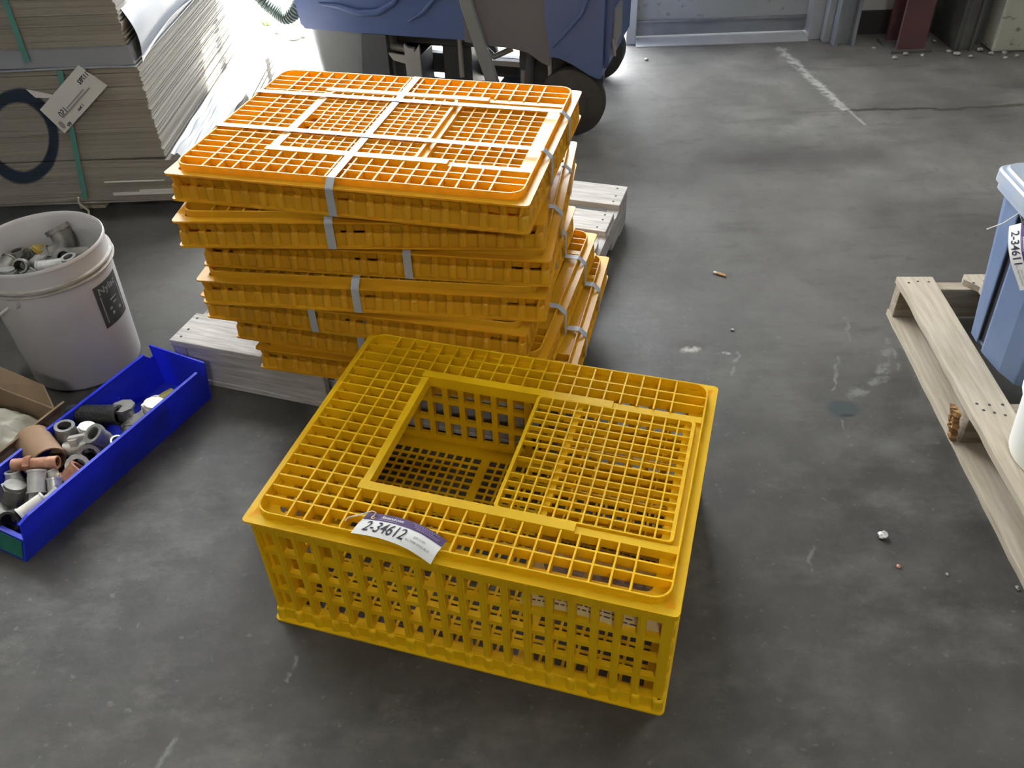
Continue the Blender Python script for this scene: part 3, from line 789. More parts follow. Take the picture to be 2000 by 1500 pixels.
b.add([(BL-.004,-.001,.004),(BL-.004,BW+.001,.004),(BL,BW+.012,BZ+.014),(BL,-.012,BZ+.014),(BL-.008,-.001,.004),(BL-.008,BW+.001,.004),(BL-.004,BW+.012,BZ+.014),(BL-.004,-.012,BZ+.014)], [(0,1,2,3),(7,6,5,4),(0,4,5,1),(1,5,6,2),(2,6,7,3),(3,7,4,0)])
b.add([(.0,0,.004),(.0,BW,.004),(.017,BW+.004,.054),(.017,-.004,.054),(.005,0,.004),(.005,BW,.004),(.022,BW+.004,.054),(.022,-.004,.054)], [(0,3,2,1),(4,5,6,7),(0,1,5,4),(1,2,6,5),(2,3,7,6),(3,0,4,7)])
b.box(.014,.024,-.004,BW+.004,.051,.057)
for x in (.12,.24,.36,.43): b.box(x,x+.004,BW-.004,BW+.004,.006,.055)
for x in (.14,.28,.42): b.box(x,x+.004,.000,.004,.006,.055)
b.box(.30,.53,BW+.0015,BW+.0055,.044,.050)
obj('bin_body', b, M['bluebin'], bn)
b = MB(); b.add([(.0005,.005,.009),(.0005,BW-.005,.009),(.0142,BW-.002,.049),(.0142,.002,.049),(-.001,.005,.009),(-.001,BW-.005,.009),(.0127,BW-.002,.049),(.0127,.002,.049)], [(0,1,2,3),(7,6,5,4),(0,4,5,1),(1,5,6,2),(2,6,7,3),(3,7,4,0)])
obj('label_holder', b, M['green'], bn)

BM = Matrix.Translation(BO) @ Matrix.Rotation(BA, 4, 'Z')
def elbow_mb(r, leg=.03, ang=90):
    b = MB(); a0 = math.radians(ang); R_ = r*1.25
    path = [(-leg,0,0)] + [(R_*math.sin(a0*i/6), R_*(1-math.cos(a0*i/6)), 0) for i in range(7)]
    e = Vector((math.cos(a0), math.sin(a0), 0)); path.append(tuple(Vector(path[-1]) + e*leg))
    b.pipe(path, r, r*.72)
    def coll(p, d):
        p = Vector(p); d = Vector(d); b.pipe([p-d*.002, p+d*.010], r*1.18, r*.8)
    coll(path[0], (1,0,0)); coll(path[-1], tuple(-e))
    return b
def nipple_mb(r, L_, thread=True):
    b = MB(); n = 24
    path = [(-L_/2+L_*i/n,0,0) for i in range(n+1)]
    ro = [r*(1+(.045 if (i % 2 and (i < 7 or i > n-7)) else 0)) if thread else r for i in range(n+1)]
    b.pipe(path, ro, r*.76); return b
def coupling_mb(r, L_):
    b = MB(); e = L_/2
    b.pipe([(-e,0,0),(-e+.004,0,0),(-e+.0045,0,0),(e-.0045,0,0),(e-.004,0,0),(e,0,0)], [r*1.1,r*1.1,r,r,r*1.1,r*1.1], r*.72); return b
def hexnut_mb(r, L_, hole=.55):
    b = MB(); b.pipe([(-L_/2,0,0),(L_/2,0,0)], r, r*hole if hole else None, n=6, flat=True)
    b.pipe([(L_/2-.001,0,0),(L_/2+.006,0,0)], r*.8, r*hole if hole else None, n=18); return b
def reducer_mb(r, L_):
    b = MB(); b.pipe([(-L_/2,0,0),(-L_*.1,0,0),(L_*.12,0,0),(L_*.3,0,0),(L_/2,0,0)], [r*1.05,r,r*.85,r*.72,r*.74], [r*.8,r*.75,r*.6,r*.5,r*.5]); return b
def tee_mb(r, L_):
    b = coupling_mb(r, L_); b.pipe([(0,0,r*.5),(0,0,r*2.0)], r*.95, r*.7); b.pipe([(0,0,r*1.7),(0,0,r*2.02)], r*1.12, r*.72); return b
def plug_mb(r, L_):
    b = MB(); b.pipe([(-L_/2,0,0),(L_/2,0,0)], r); b.pipe([(L_/2,0,0),(L_/2+.006,0,0)], r*1.32, n=8, flat=True); return b
FG = 'pipe fittings in the blue bin'
def fit(mb, m, loc, axis, label, name='pipe_fitting', roll=0, cat='pipe fitting', base=None, group=FG):
    """place a fitting: its local +x turned to `axis`"""
    base = base or BM
    a = Vector(axis).normalized()
    q = Vector((1,0,0)).rotation_difference(a).to_matrix().to_4x4() @ Matrix.Rotation(roll, 4, 'X')
    loc = Vector(loc) + (Vector((0,0,.020)) if base is BM and 'buried' not in label and 'olive' not in label else Vector())
    o = obj(name, mb, M[m]); o.matrix_world = base @ Matrix.Translation(loc) @ q
    return tag(o, label, cat, group)
fit(nipple_mb(.021,.040,False), 'olive', (.500,.070,.027), (-1,.25,.0), 'olive yellow plastic sleeve lying alone at the far end of the blue bin', 'pipe_sleeve')
b = nipple_mb(.024,.125); b.pipe([(.005,0,-.01),(.005,0,-.034)], .018, .013)
fit(b, 'black', (.345,.130,.060), (.32,-.95,.08), 'glossy black corrugated pipe fitting lying across the blue bin', 'hose_connector')
fit(plug_mb(.021,.052), 'steeld', (.383,.077,.042), (.1,.05,1), 'dark plug with a wide pale flat head standing behind the black connector', 'pipe_plug')
fit(reducer_mb(.021,.062), 'galvl', (.385,.045,.036), (.5,-.45,.45), 'pale zinc bushing with a domed head right of the dark plug', 'pipe_bushing', roll=.4)
fit(hexnut_mb(.030,.022,0), 'cream', (.425,.022,.055), (.2,-.1,1), 'cream eight sided disc plug leaning on the right wall of the blue bin', 'pipe_plug', roll=.3)
fit(hexnut_mb(.013,.016), 'cream', (.455,.052,.040), (.3,.2,1), 'small cream nut just behind the cream disc plug', 'pipe_nut')
fit(hexnut_mb(.012,.014), 'galv', (.428,.060,.030), (.6,-.3,.6), 'small grey nut half hidden behind the pale zinc bushing', 'pipe_nut')
fit(reducer_mb(.030,.062), 'galv', (.270,.143,.052), (.10,-.10,1), 'grey bell reducer standing with its small round mouth upward', 'pipe_reducer', roll=.5)
fit(hexnut_mb(.023,.036,0), 'galvl', (.297,.108,.048), (.2,-.15,.9), 'bright silver hex plug beside the grey bell reducer', 'pipe_plug', roll=.2)
fit(elbow_mb(.021,.022), 'galv', (.303,.072,.040), (-.15,-.9,.1), 'grey elbow with threaded end and pale ring mouth facing up, amid the bin', 'pipe_elbow', roll=1.9)
fit(coupling_mb(.017,.040), 'steeld', (.345,.030,.034), (.7,.5,.3), 'dark coupling against the right bin wall behind the grey elbow', 'pipe_coupling')
b = MB(); b.pipe([(-.028,0,0),(.026,0,0)], [.018,.016], .011); b.pipe([(0,0,0),(0,0,.026)], .016, None, n=6, flat=True); b.box(-.012,.03,-.006,.006,.024,.030)
fit(b, 'galvl', (.255,.093,.048), (.5,-.75,.1), 'bright white valve body with a hex boss in front of the silver plug', 'pipe_valve', roll=-.3)
fit(elbow_mb(.023,.020), 'galv', (.262,.060,.040), (.65,.45,-.35), 'grey elbow with a wide round mouth turned to the right bin wall', 'pipe_elbow', roll=-1.2)
fit(elbow_mb(.022,.018), 'galv', (.225,.070,.030), (.35,.5,-.4), 'dull elbow with a dark open mouth below the wide mouthed elbow', 'pipe_elbow', roll=-1.0)
fit(nipple_mb(.018,.030,False), 'galv', (.300,.020,.045), (.2,-.5,1), 'thin grey ring poking up at the right bin wall', 'pipe_ring')
b = MB(); b.pipe([(-.045,0,0),(.045,0,0)], .038, .034, n=24)
fit(b, 'tan', (.205,.150,.062), (-.35,-.93,-.12), 'large tan brown cardboard tube section leaning over the left wall', 'cardboard_tube', cat='tube')
b = nipple_mb(.014,.098); b.pipe([(-.02,0,0),(-.006,0,0)], .020, None, n=6, flat=True)
fit(b, 'copper', (.163,.110,.074), (.48,-.88,.02), 'long reddish copper nipple lying across the fittings near the front', 'pipe_nipple')
fit(coupling_mb(.023,.038), 'copper', (.193,.040,.042), (.8,-.3,.5), 'brown copper coupling against the right wall below the long copper nipple', 'pipe_coupling')
fit(coupling_mb(.019,.050), 'galvl', (.133,.080,.058), (-.62,-.40,-.55), 'bright white coupling with its dark bore facing the viewer', 'pipe_coupling')
fit(coupling_mb(.013,.026), 'cream', (.166,.072,.050), (-.3,-.5,-.6), 'small cream coupling behind the bright white coupling', 'pipe_coupling')
fit(coupling_mb(.016,.034), 'galvl', (.150,.050,.046), (-.5,-.35,-.7), 'short silver coupling with a dark lower rim, right of the white one', 'pipe_coupling')
fit(hexnut_mb(.027,.040,0), 'steeld', (.092,.112,.045), (.4,-.2,.8), 'dull dark hex plug by the front left of the blue bin', 'pipe_plug', roll=.3)
fit(coupling_mb(.016,.058), 'cream', (.080,.035,.052), (.93,-.25,.1), 'cream plastic tube lying along the right wall near the front', 'pipe_sleeve')
fit(nipple_mb(.023,.034), 'blackm', (.045,.062,.034), (-.6,-.3,.45), 'black ring shaped coupling just behind the front lip', 'pipe_coupling')
fit(reducer_mb(.022,.046), 'galvl', (.120,.138,.048), (.3,.2,.9), 'silvery bushing tilted on the left wall near the front', 'pipe_bushing')
fit(hexnut_mb(.019,.030,0), 'galv', (.108,.075,.030), (.5,.4,.3), 'low grey hex plug right in front of the bright white coupling', 'pipe_plug')
fit(coupling_mb(.012,.028), 'galvl', (.128,.028,.046), (.9,-.2,.3), 'small bright coupling touching the right wall behind the cream tube', 'pipe_coupling')
fit(coupling_mb(.020,.050), 'steeld', (.050,.110,.028), (.3,.9,.05), 'dull grey coupling lying low behind the front lip at the left', 'pipe_coupling')
for k, (x, y) in enumerate(((.30,.13),(.245,.035),(.17,.10),(.12,.05),(.20,.06),(.16,.145))):
    fit(elbow_mb(.019,.016) if k % 2 else coupling_mb(.019,.045), 'galv' if k % 3 else 'steeld', (x,y,.024), (math.cos(k*1.7),math.sin(k*1.7),.0), 'dull grey pipe fitting buried low among the others in the blue bin')

# ------------------------------------------------------------------ bucket with fittings
BC = Vector((-1.135,1.840,0))
bk = thing('plastic_bucket', 'dirty white plastic bucket with a dark label, filled with metal fittings', 'bucket', BC)
b = MB()
b.lathe([(.128,0),(.134,.004),(.136,.010),(.150,.355),(.1525,.357),(.1525,.363),(.150,.366),(.147,.363),(.146,.355),(.131,.012),(.001,.010)], 64)
obj('bucket_wall', b, M['bucket'], bk)
b = MB()
b.lathe([(.1475,.300),(.158,.301),(.159,.304),(.151,.306),(.151,.312),(.157,.313),(.157,.318),(.149,.319)], 64, closed=True); obj('bucket_band', b, M['grime'], bk)
# label curved on the wall
def on_bucket(ang, z, e=.0012):
    r = .136+(.150-.136)*(z-.01)/.345 + e
    return Vector((r*math.cos(ang), r*math.sin(ang), z))
a0, a1 = math.radians(-30), math.radians(7)
b = MB(); b.grid(lambda u, v: on_bucket(a0+(a1-a0)*u, .150+.120*v), 16, 6, .0006); obj('bucket_label', b, M['dlabel'], bk)
b = MB()
def lp(x, y): return on_bucket(a0+(a1-a0)*x, .150+.120*y, .0020)
for q in [((.0+.10,.10),(.14,.10),(.14,.74),(.10,.74)), ((.86,.10),(.90,.10),(.90,.74),(.86,.74)), ((.10,.10),(.90,.10),(.90,.13),(.10,.13)), ((.35,.20),(.75,.20),(.75,.27),(.35,.27)), ((.30,.33),(.40,.33),(.40,.39),(.30,.39)), ((.48,.42),(.62,.42),(.62,.46),(.48,.46)), ((.40,.52),(.70,.52),(.70,.55),(.40,.55))]:
    b.add([lp(*p) for p in q], [(0,1,2,3)])
obj('label_print', b, M['greyink'], bk)
obj('label_lettering', text_mesh('Nylac', .22, M['greyink'], 'label_lettering', Mxy(.10,.78), lambda p: lp(p.x, p.y), sx=1.45, bold=.004), None, bk)
# bail handle with its ears
b = MB(); ea = math.radians(-100)
E1 = on_bucket(ea, .285, .004); E2 = on_bucket(ea+PI, .285, .004)
hp = []
for i in range(25):
    t_ = PI*i/24; c = (E1+E2)/2; rad = (E1-E2)/2
    n_ = Vector((-.80,.10,-.55)).normalized()
    hp.append(c + rad*math.cos(t_) + n_*(.215*math.sin(t_)**.8))
b.pipe(hp, .0032, n=8); obj('bail_handle', b, M['cord'], bk)
b = MB()
for E_ in (E1, E2):
    b = MB(); d_ = Vector((E_.x,E_.y,0)).normalized(); b.pipe([E_-d_*.006, E_+d_*.007], [.016,.012], n=16); obj('handle_ear', b, M['bucket'], bk)
KM = Matrix.Identity(4); KG = 'metal fittings heaped in the white bucket'
def kfit(mb, m, x, y, z, ax, label, name='pipe_fitting', roll=0): return fit(mb, {'galvl':'galv','galv':'galvd'}.get(m, m), (x,y,z+.016), ax, label, name, roll, base=KM, group=KG)
kfit(elbow_mb(.026,.022), 'steeld', -1.150,1.930,.262, (.75,.35,.25), 'largest dark elbow arching up at the back of the white bucket', 'pipe_elbow', 1.2)
kfit(nipple_mb(.021,.085), 'steeld', -1.080,1.905,.268, (.95,-.15,.12), 'dark nipple lying against the right inner wall of the white bucket', 'pipe_nipple')
kfit(hexnut_mb(.022,.03,0), 'brassy', -1.197,1.925,.262, (.4,.2,.8), 'yellow hex plug at the back of the fittings in the white bucket', 'pipe_plug')
kfit(reducer_mb(.026,.05), 'steeld', -1.235,1.905,.262, (-.1,.1,1), 'dark peaked reducer left of the yellow hex plug', 'pipe_reducer')
kfit(nipple_mb(.018,.05), 'galv', -1.212,1.868,.266, (.15,-.8,.45), 'grey nipple whose dark round bore faces out of the white bucket', 'pipe_nipple')
kfit(hexnut_mb(.024,.034,0), 'galv', -1.232,1.820,.262, (.1,.2,1), 'grey hex plug at the near left of the white bucket', 'pipe_plug', .3)
kfit(reducer_mb(.022,.05), 'galvl', -1.170,1.885,.264, (.8,-.2,.3), 'pale silver bushing in the middle of the white bucket', 'pipe_bushing')
kfit(coupling_mb(.022,.070), 'galvl', -1.130,1.852,.266, (.95,.1,.05), 'long pale coupling lying near the front rim of the white bucket', 'pipe_coupling')
kfit(elbow_mb(.020,.018), 'galv', -1.120,1.895,.270, (-.4,.6,-.4), 'grey elbow with a bright lip in front of the largest dark elbow', 'pipe_elbow', -.8)
kfit(coupling_mb(.018,.04), 'galv', -1.170,1.815,.262, (.5,.6,.4), 'grey coupling close behind the front rim of the white bucket', 'pipe_coupling')
kfit(coupling_mb(.022,.06), 'steeld', -1.260,1.865,.262, (.3,.9,.2), 'dark coupling by the left inner wall of the white bucket', 'pipe_coupling')
kfit(hexnut_mb(.020,.026,0), 'blackm', -1.205,1.895,.266, (.7,.3,.5), 'black hex plug just left of the pale silver bushing', 'pipe_plug')
kfit(tee_mb(.017,.06), 'galv', -1.080,1.855,.262, (.4,.8,.1), 'grey tee near the right inner wall of the white bucket', 'pipe_tee')
k = 0
for rr_, n_ in ((.105,13),(.060,8),(.015,2)):
    for i in range(n_):
        a = 2*PI*i/n_+rr_*9; k += 1
        kfit([coupling_mb, nipple_mb][k % 2](.021,.05), 'galv' if k % 3 else 'steeld', BC.x+rr_*math.cos(a), BC.y+rr_*math.sin(a), .236, (math.cos(a*2.3+k),math.sin(a*2.3+k),.3*((k%3)-1)), 'dull metal fitting in the lower layer inside the white bucket')

# ------------------------------------------------------------------ carton with a film bag
cb = thing('open_carton', 'open brown cardboard carton at the left edge behind the blue bin', 'box', (-1.233,1.443,0), BA)
CX0, CX1, CY0, CY1, CZ = -.20, .150, -.120, .125, .100
b = MB(); t_ = .004
b.box(CX0,CX1,CY0,CY1,0,.004); b.box(CX0,CX0+t_,CY0,CY1,.004,CZ); b.box(CX1-t_,CX1,CY0,CY1,.004,CZ); b.box(CX0,CX1,CY0,CY0+t_,.004,CZ); b.box(CX0,CX1,CY1-t_,CY1,.004,CZ)
obj('carton_body', b, M['carton'], cb)
for nm, pts in (('flap', [(CX1,CY0+.02,CZ),(CX1,CY1,CZ),(CX1+.028,CY1,CZ+.040),(CX1+.020,CY0+.055,CZ+.040)]), ('flap', [(CX0,CY0,CZ),(CX1,CY0,CZ),(CX1+.012,CY0-.012,CZ+.022),(CX0,CY0-.008,CZ+.012)])):
    b = MB(); P = [Vector(p) for p in pts]; nn = (P[1]-P[0]).cross(P[2]-P[0]).normalized()*t_
    b.rings([P, [p+nn for p in P]]); obj(nm, b, M['carton'], cb)
bg_ = thing('film_bag', 'crumpled clear plastic bag stuffed in the brown carton at the left edge', 'bag', (-1.233,1.443,.0045), BA)
def bagf(u, v):
    x = CX0+.008+(CX1-CX0-.016)*u; y = CY0+.008+(CY1-CY0-.016)*v
    h = math.sin(PI*u)**.4*math.sin(PI*v)**.4
    return (x, y, .004+.105*h+.018*(1-v)*h+.010*math.sin(19*u+7*v)*h+.007*math.sin(31*v-9*u)*h+.006*math.sin(47*u+23*v)*h)
b = MB(); b.grid(bagf, 40, 40); obj('bag_skin', b, M['film'], bg_)

# ------------------------------------------------------------------ cardboard bundles on the left
def sheets_mb(x0, x1, y0, y1, z0, z1, n, jx, jy, seed, curl=None):
    b = MB(); rr = random.Random(seed); dz = (z1-z0)/n
    nx = 18
    for i in range(n):
        a = rr.uniform(-jx, jx); c = rr.uniform(-jy, jy); g = .0003 if rr.random() < .88 else .0014
        xe = x1+a; ys = y0+c; za = z0+dz*i; zb = za+dz-g
        up = []; dn = []
        for k in range(nx+1):
            x = x0+(xe-x0)*k/nx; s = curl(x) if curl else 0
            up.append((x, zb+s)); dn.append((x, za+s))
        b.prism(dn+up[::-1], 'y', ys, y1+c)
    return b
sag = lambda x: -.012*max(0, min(1, (x+1.36)/.4))**1.3 - .006*max(0, (-1.5-x)/.4)
cp = thing('wooden_pallet', 'dark shaded pallet under the strapped cardboard at the left', 'pallet', (0,0,0))
b = MB()
for y in (2.64,2.95,3.26,3.48): b.box(-2.3,-.96,y,y+.10,.052,.064)
obj('deck_board', b, M['woodgrey'], cp)
for x in (-2.2,-1.47,-1.06):
    for y in (2.70,3.05,3.48):
        b = MB(); b.box(x,x+.09,y,y+.09,0,.052); obj('block', b, M['woodtan'], cp, bevel=.003)
tiers = []
c0 = thing('cardboard_bundle', 'lowest wide tier of flat cardboard under the teal-strapped pile at the left', 'cardboard', (-2.3,2.61,.076), 0, 'strapped cardboard bundles at the left')
b = sheets_mb(0,1.36,0,1.0,0,.142,30,.004,.0012,1, lambda x: sag(x-2.3)); obj('sheets', b, M['cardringlow'], c0)
b = MB(); b.grid(lambda u, v: (1.225+.135*u, .01+.98*v, .146+.004*math.sin(13*u+5*v)+.005*math.sin(29*v)*math.sin(11*u)+.004*math.sin(41*u)), 30, 40, 0); obj('plastic_film', b, M['clearfilm'], c0)
b = MB()
for xa, xb, za, zb in ((.995,1.19,.066,.069),(1.01,1.21,.020,.029),(1.10,1.21,.030,.036)): b.box(xa,xb,-.009,-.004,za,zb)
obj('paper_edge', b, M['paperw'], c0)
c1 = thing('cardboard_bundle', 'teal-strapped cardboard bundle with a dark sprayed ring and paper label', 'cardboard', (-2.3,2.609,.221), 0, 'strapped cardboard bundles at the left')
b = sheets_mb(0,1.212,0,1.0,0,.290,66,.004,.0012,2); obj('sheets', b, M['cardring'], c1)
# grey slip sheet draped over the bundle's top
b = MB(); b.grid(lambda u, v: (1.21*u, -.008+1.0*v, .2905+.056*(1-math.exp(-v*9))*0 + .002*math.sin(9*u)), 20, 10, .002); obj('slip_sheet', b, M['greyfilm'], c1)
def vstrap(x0, zt, zb, x1, y=-.010):
    b = MB(); b.grid(lambda u, v: (x0+(x1-x0)*v+.0165*(u-.5), y, zt+(zb-zt)*v), 2, 12, .0012); return b
obj('teal_strap', vstrap(.986,.290,-.130,.916,-.0125), M['teal'], c1)
b = MB()
Lq = [(-1.416,.396),(-1.368,.318),(-1.184,.464),(-1.286,.482)]
P0 = Vector((-1.416+2.3,-.016,.396-.221)); U = Vector((-1.184+1.368,0,.464-.318)); V = Vector((-1.368+1.416,0,.318-.396))
def lab(u, v, e=0):
    q = P0 + U*u + V*v; q.y += -.012*max(0,u-.55)**1.2 - e; return q
b.grid(lambda u, v: lab(u*(.90+.1*v), v), 16, 6, .0006); lo = obj('paper_label', b, M['paperw'], c1)
# print on the label runs the other way up
def lfun(p): return lab(1-p.x, 1-p.y, .0012)
for t_, x, y, s, sx_ in (('150',.70,.06+.42,.30,.30*1.1),('711782',.04,.62-.40,.20,.42),('qty',.80,.77,.16,.4),('1 box',.47,.70,.13,.4)):
    obj('label_print', text_mesh(t_, s, M['ink'], 'label_print', Mxy(x,1-y-.18), lfun, sx=sx_, bold=.006), None, lo)
b = MB()
for x, y, w_, h_ in ((.22,.32,.62,.05),(.30,.42,.40,.04)): b.add([lfun(Vector(p)) for p in ((x,y,0),(x+w_,y,0),(x+w_,y+h_,0),(x,y+h_,0))], [(0,1,2,3)])
b.add([lfun(Vector((.93+.035*math.cos(2*PI*k/20), .22+.14*math.sin(2*PI*k/20), 0))) for k in range(20)], [tuple(range(20))])
obj('label_print', b, M['greyink'], lo)
b = MB(); b.pipe([(.895,-.012,-.125),(.885,-.004,-.150),(.900,.010,-.185),(.893,.005,-.2205)], .0035, n=8); obj('strap_tail', b, M['cord'], c1)
b = MB(); b.add([(.865,-.016,.240),(.945,-.014,.217),(.945,-.014,.208),(.885,-.016,.212)], [(0,1,2,3)]); obj('paper_edge', b, M['paperw'], c1)
c2 = thing('cardboard_bundle', 'upper cardboard bundle with a teal strap, above the bundle bearing the label', 'cardboard', (-2.3,2.612,.572), 0, 'strapped cardboard bundles at the left')
b = sheets_mb(0,1.200,0,1.0,0,.50,100,.004,.0012,3); obj('sheets', b, M['card'], c2)
obj('teal_strap', vstrap(.905,.50,-.035,.897,-.008), M['teal'], c2)
b = MB()   # shaded slip sheets between the two bundles, bowed out on the right
b.box(0,1.205,.003,1.0,-.058,-.0005); obj('slip_sheet', b, M['greyfilm'], c2)
b = MB(); b.grid(lambda u, v: (1.200+.018*math.sin(PI*u)+.02*u, .03+.85*v, .10-.16*u+.03*math.sin(3*v)), 10, 20, .001); obj('plastic_flap', b, M['greyfilm'], c2)
b = MB(); b.grid(lambda u, v: (1.190+.05*u, .02+.92*v, -.062+.03*u*(1+.6*math.sin(5*v))), 8, 20, .001); obj('paper_flap', b, M['paperw'], c2)

# loose film scraps on the sunlit floor
def scrap(name, loc, w, d, h, label, seed):
    rr = random.Random(seed); a, c, e = rr.uniform(5,9), rr.uniform(9,14), rr.uniform(0,6)
    b = MB(); b.grid(lambda u, v: (w*(u-.5), d*(v-.5)+.02*math.sin(a*u), .002+h*abs(math.sin(a*u+e)*math.sin(c*v+1))*math.sin(PI*u)*math.sin(PI*v)), 24, 24)
    o = obj(name, b, M['clearfilm']); o.location = loc; o.rotation_euler = (0,0,rr.uniform(0,2)); return tag(o, label, 'plastic film')
scrap('film_scrap', (-.985,3.80,0), .34,.20,.09, 'crumpled clear film scrap on the bright floor behind the crate stack', 4)

# ------------------------------------------------------------------ floor scrubber machine
SM = thing('floor_scrubber', 'blue ride-behind floor scrubber machine parked behind the crate stack', 'machine', (.33,3.15,0), -.30)
SM['label'] = 'blue floor scrubbing machine with grey panel and black wheels behind the crate stack'
def sp(poly, y0, y1, name, m, bevel=0, seg=3, parent=None):
    b = MB(); b.prism(poly, 'y', y0, y1); return obj(name, b, M[m], parent or SM, bevel, seg)
tank = sp([(-1.155,.352),(-1.140,.334),(-.9,.330),(-.50,.330),(-.16,.326),(-.16,.72),(-1.17,.72),(-1.165,.45)], 0, .58, 'tank_body', 'scrub', .030, 4)
# moulded swooshes on the tank side
b = MB()
b.pipe([(-1.06,-.002,.430),(-.98,-.004,.425),(-.90,-.005,.405),(-.82,-.005,.412),(-.75,-.004,.45),(-.70,-.002,.52)], [.004,.010,.013,.014,.012,.006], n=10)
b.pipe([(-.70,-.001,.385),(-.64,-.003,.42),(-.58,-.004,.48),(-.55,-.003,.56)], [.004,.009,.009,.006], n=10)
obj('moulded_ridge', b, M['scrub'], tank)
sp([(-.475,.330),(-.40,.322),(-.30,.318),(-.23,.305),(-.185,.275),(-.150,.262),(-.150,.72),(-.475,.72)], -.018, .20, 'side_panel', 'scrubg', .012)
front = sp([(-.168,.72),(-.168,.45),(-.146,.300),(-.110,.298),(-.06,.278),(.0,.245),(.035,.232),(.048,.236),(.050,.72)], -.030, .56, 'front_body', 'scrub', .022, 4)
b = MB(); b.pipe([(-.135,-.031,.335),(-.08,-.034,.40),(-.03,-.034,.46),(.01,-.032,.56)], [.003,.007,.008,.004], n=10); obj('moulded_ridge', b, M['scrub'], front)
sp([(.050,.26),(.066,.27),(.072,.40),(.072,.70),(.050,.70)], .0, .26, 'front_bumper', 'scrub', .012)
b = MB()
for k in range(5): b.pipe([(.072,.03+.02*k,.36+.02*k),(.082-.002*k,.03+.02*k,.30+.015*k)], .006, n=6)
b.box(.072,.084,.04,.14,.34,.46); obj('bumper_bracket', b, M['bracket'], SM)
# dark splash skirt at the left end
b = MB()
b.rings([rrect(-1.115,-.78,.03,.55,.05,.045), rrect(-1.128,-.80,.02,.56,.05,.18), rrect(-1.140,-.80,.012,.57,.05,.332)], smooth=True); obj('squeegee_skirt', b, M['scrubd'], SM)
sp([(-.93,.06),(-.86,.05),(-.80,.05),(-.80,.33),(-.90,.33)], -.004, .03, 'skirt_flap', 'chassis', .006)
# diagonal arm
b = MB(); d_ = Vector((.105,0,-.30)).normalized()
b.rings([[(-.500,-.045,.62),(-.455,-.045,.62),(-.455,-.020,.62),(-.500,-.020,.62)], [(-.475,-.045,.46),(-.428,-.045,.46),(-.428,-.020,.46),(-.475,-.020,.46)], [(-.395,-.045,.20),(-.345,-.045,.20),(-.345,-.020,.20),(-.395,-.020,.20)], [(-.375,-.045,.14),(-.325,-.045,.14),(-.325,-.020,.14),(-.375,-.020,.14)]])
obj('lift_arm', b, M['scrubd'], SM, .004)
# chassis and running gear
b = MB()
b.box(-.80,.0,.26,.30,.10,.18); b.box(-.80,-.47,.10,.14,.27,.335); b.box(-.62,-.50,.12,.30,.07,.33); b.box(-.84,-.70,.06,.22,.07,.23); b.box(-.80,-.62,.20,.24,.23,.335)
b.box(-.30,-.14,.10,.34,.10,.325); b.box(-.50,-.30,.40,.44,.27,.31); b.box(-.16,-.08,.06,.12,.20,.30); b.box(-.40,-.25,.14,.22,.055,.12); b.box(-.72,-.30,.18,.24,.045,.09)
b.pipe([(-.20,-.01,.05),(-.20,.10,.05)], .03); b.pipe([(-.255,.05,.10),(-.235,.05,.31)], .018)
obj('chassis', b, M['chassis'], SM, .004)
for nm, pth, rad in (('rod',[(-.53,.08,.31),(-.53,.08,.16)],.010),('bent_pipe',[(-.46,.12,.28),(-.40,.10,.24),(-.33,.12,.27)],.012),('rod',[(-.155,.0,.30),(-.150,.0,.13)],.008),('filter_bowl',[(-.28,.10,.06),(-.28,.10,.10),(-.275,.10,.20)],.018),('rod',[(-.82,.05,.27),(-.71,.05,.26)],.014)):
    b = MB(); b.pipe(pth, rad); obj(nm, b, M['bracket'], SM)
b = MB(); b.box(-.46,-.30,.13,.16,.195,.215); obj('cross_bar', b, M['bracket'], SM)
b = MB()   # slotted bracket plate
def plate(pts, y0, y1): b.prism(pts, 'y', y0, y1)
plate([(-.730,.05),(-.712,.05),(-.712,.285),(-.730,.30)], .0,.012); plate([(-.712,.13),(-.690,.13),(-.690,.285),(-.712,.285)], .0,.012); plate([(-.712,.05),(-.690,.05),(-.690,.075),(-.712,.075)], .0,.012)
plate([(-.690,.05),(-.668,.05),(-.668,.30),(-.690,.27)], .0,.012); plate([(-.668,.155),(-.645,.155),(-.645,.175),(-.668,.175)], .0,.012); plate([(-.668,.05),(-.645,.05),(-.645,.08),(-.668,.08)], .0,.012); plate([(-.645,.05),(-.628,.05),(-.628,.175),(-.645,.175)], .0,.012)
plate([(-.78,.235),(-.730,.225),(-.730,.255),(-.80,.262)], .0,.012)
obj('slotted_bracket', b, M['bracket'], SM)
def wheel(x, y0, y1, r, nm='wheel'):
    b = MB(); Mx = Matrix.Translation((x,y0,r)) @ Matrix.Rotation(-PI/2, 4, 'X')
    w_ = y1-y0
    b.lathe([(r*.35,0),(r*.80,0),(r*.86,.004),(r*.97,.006),(r,.014),(r,w_-.014),(r*.97,w_-.006),(r*.86,w_-.002),(r*.35,w_)], 48, M=Mx); o = obj(nm, b, M['tyre'], SM)
    b = MB(); b.lathe([(.001,-.006),(r*.30,-.006),(r*.52,-.002),(r*.56,.006),(.001,.006)], 32, M=Mx); obj('hub', b, M['tyre'], o)
wheel(-.070, -.020, .045, .128); wheel(-.095, .56, .66, .120); wheel(-.60,.47,.53,.10)
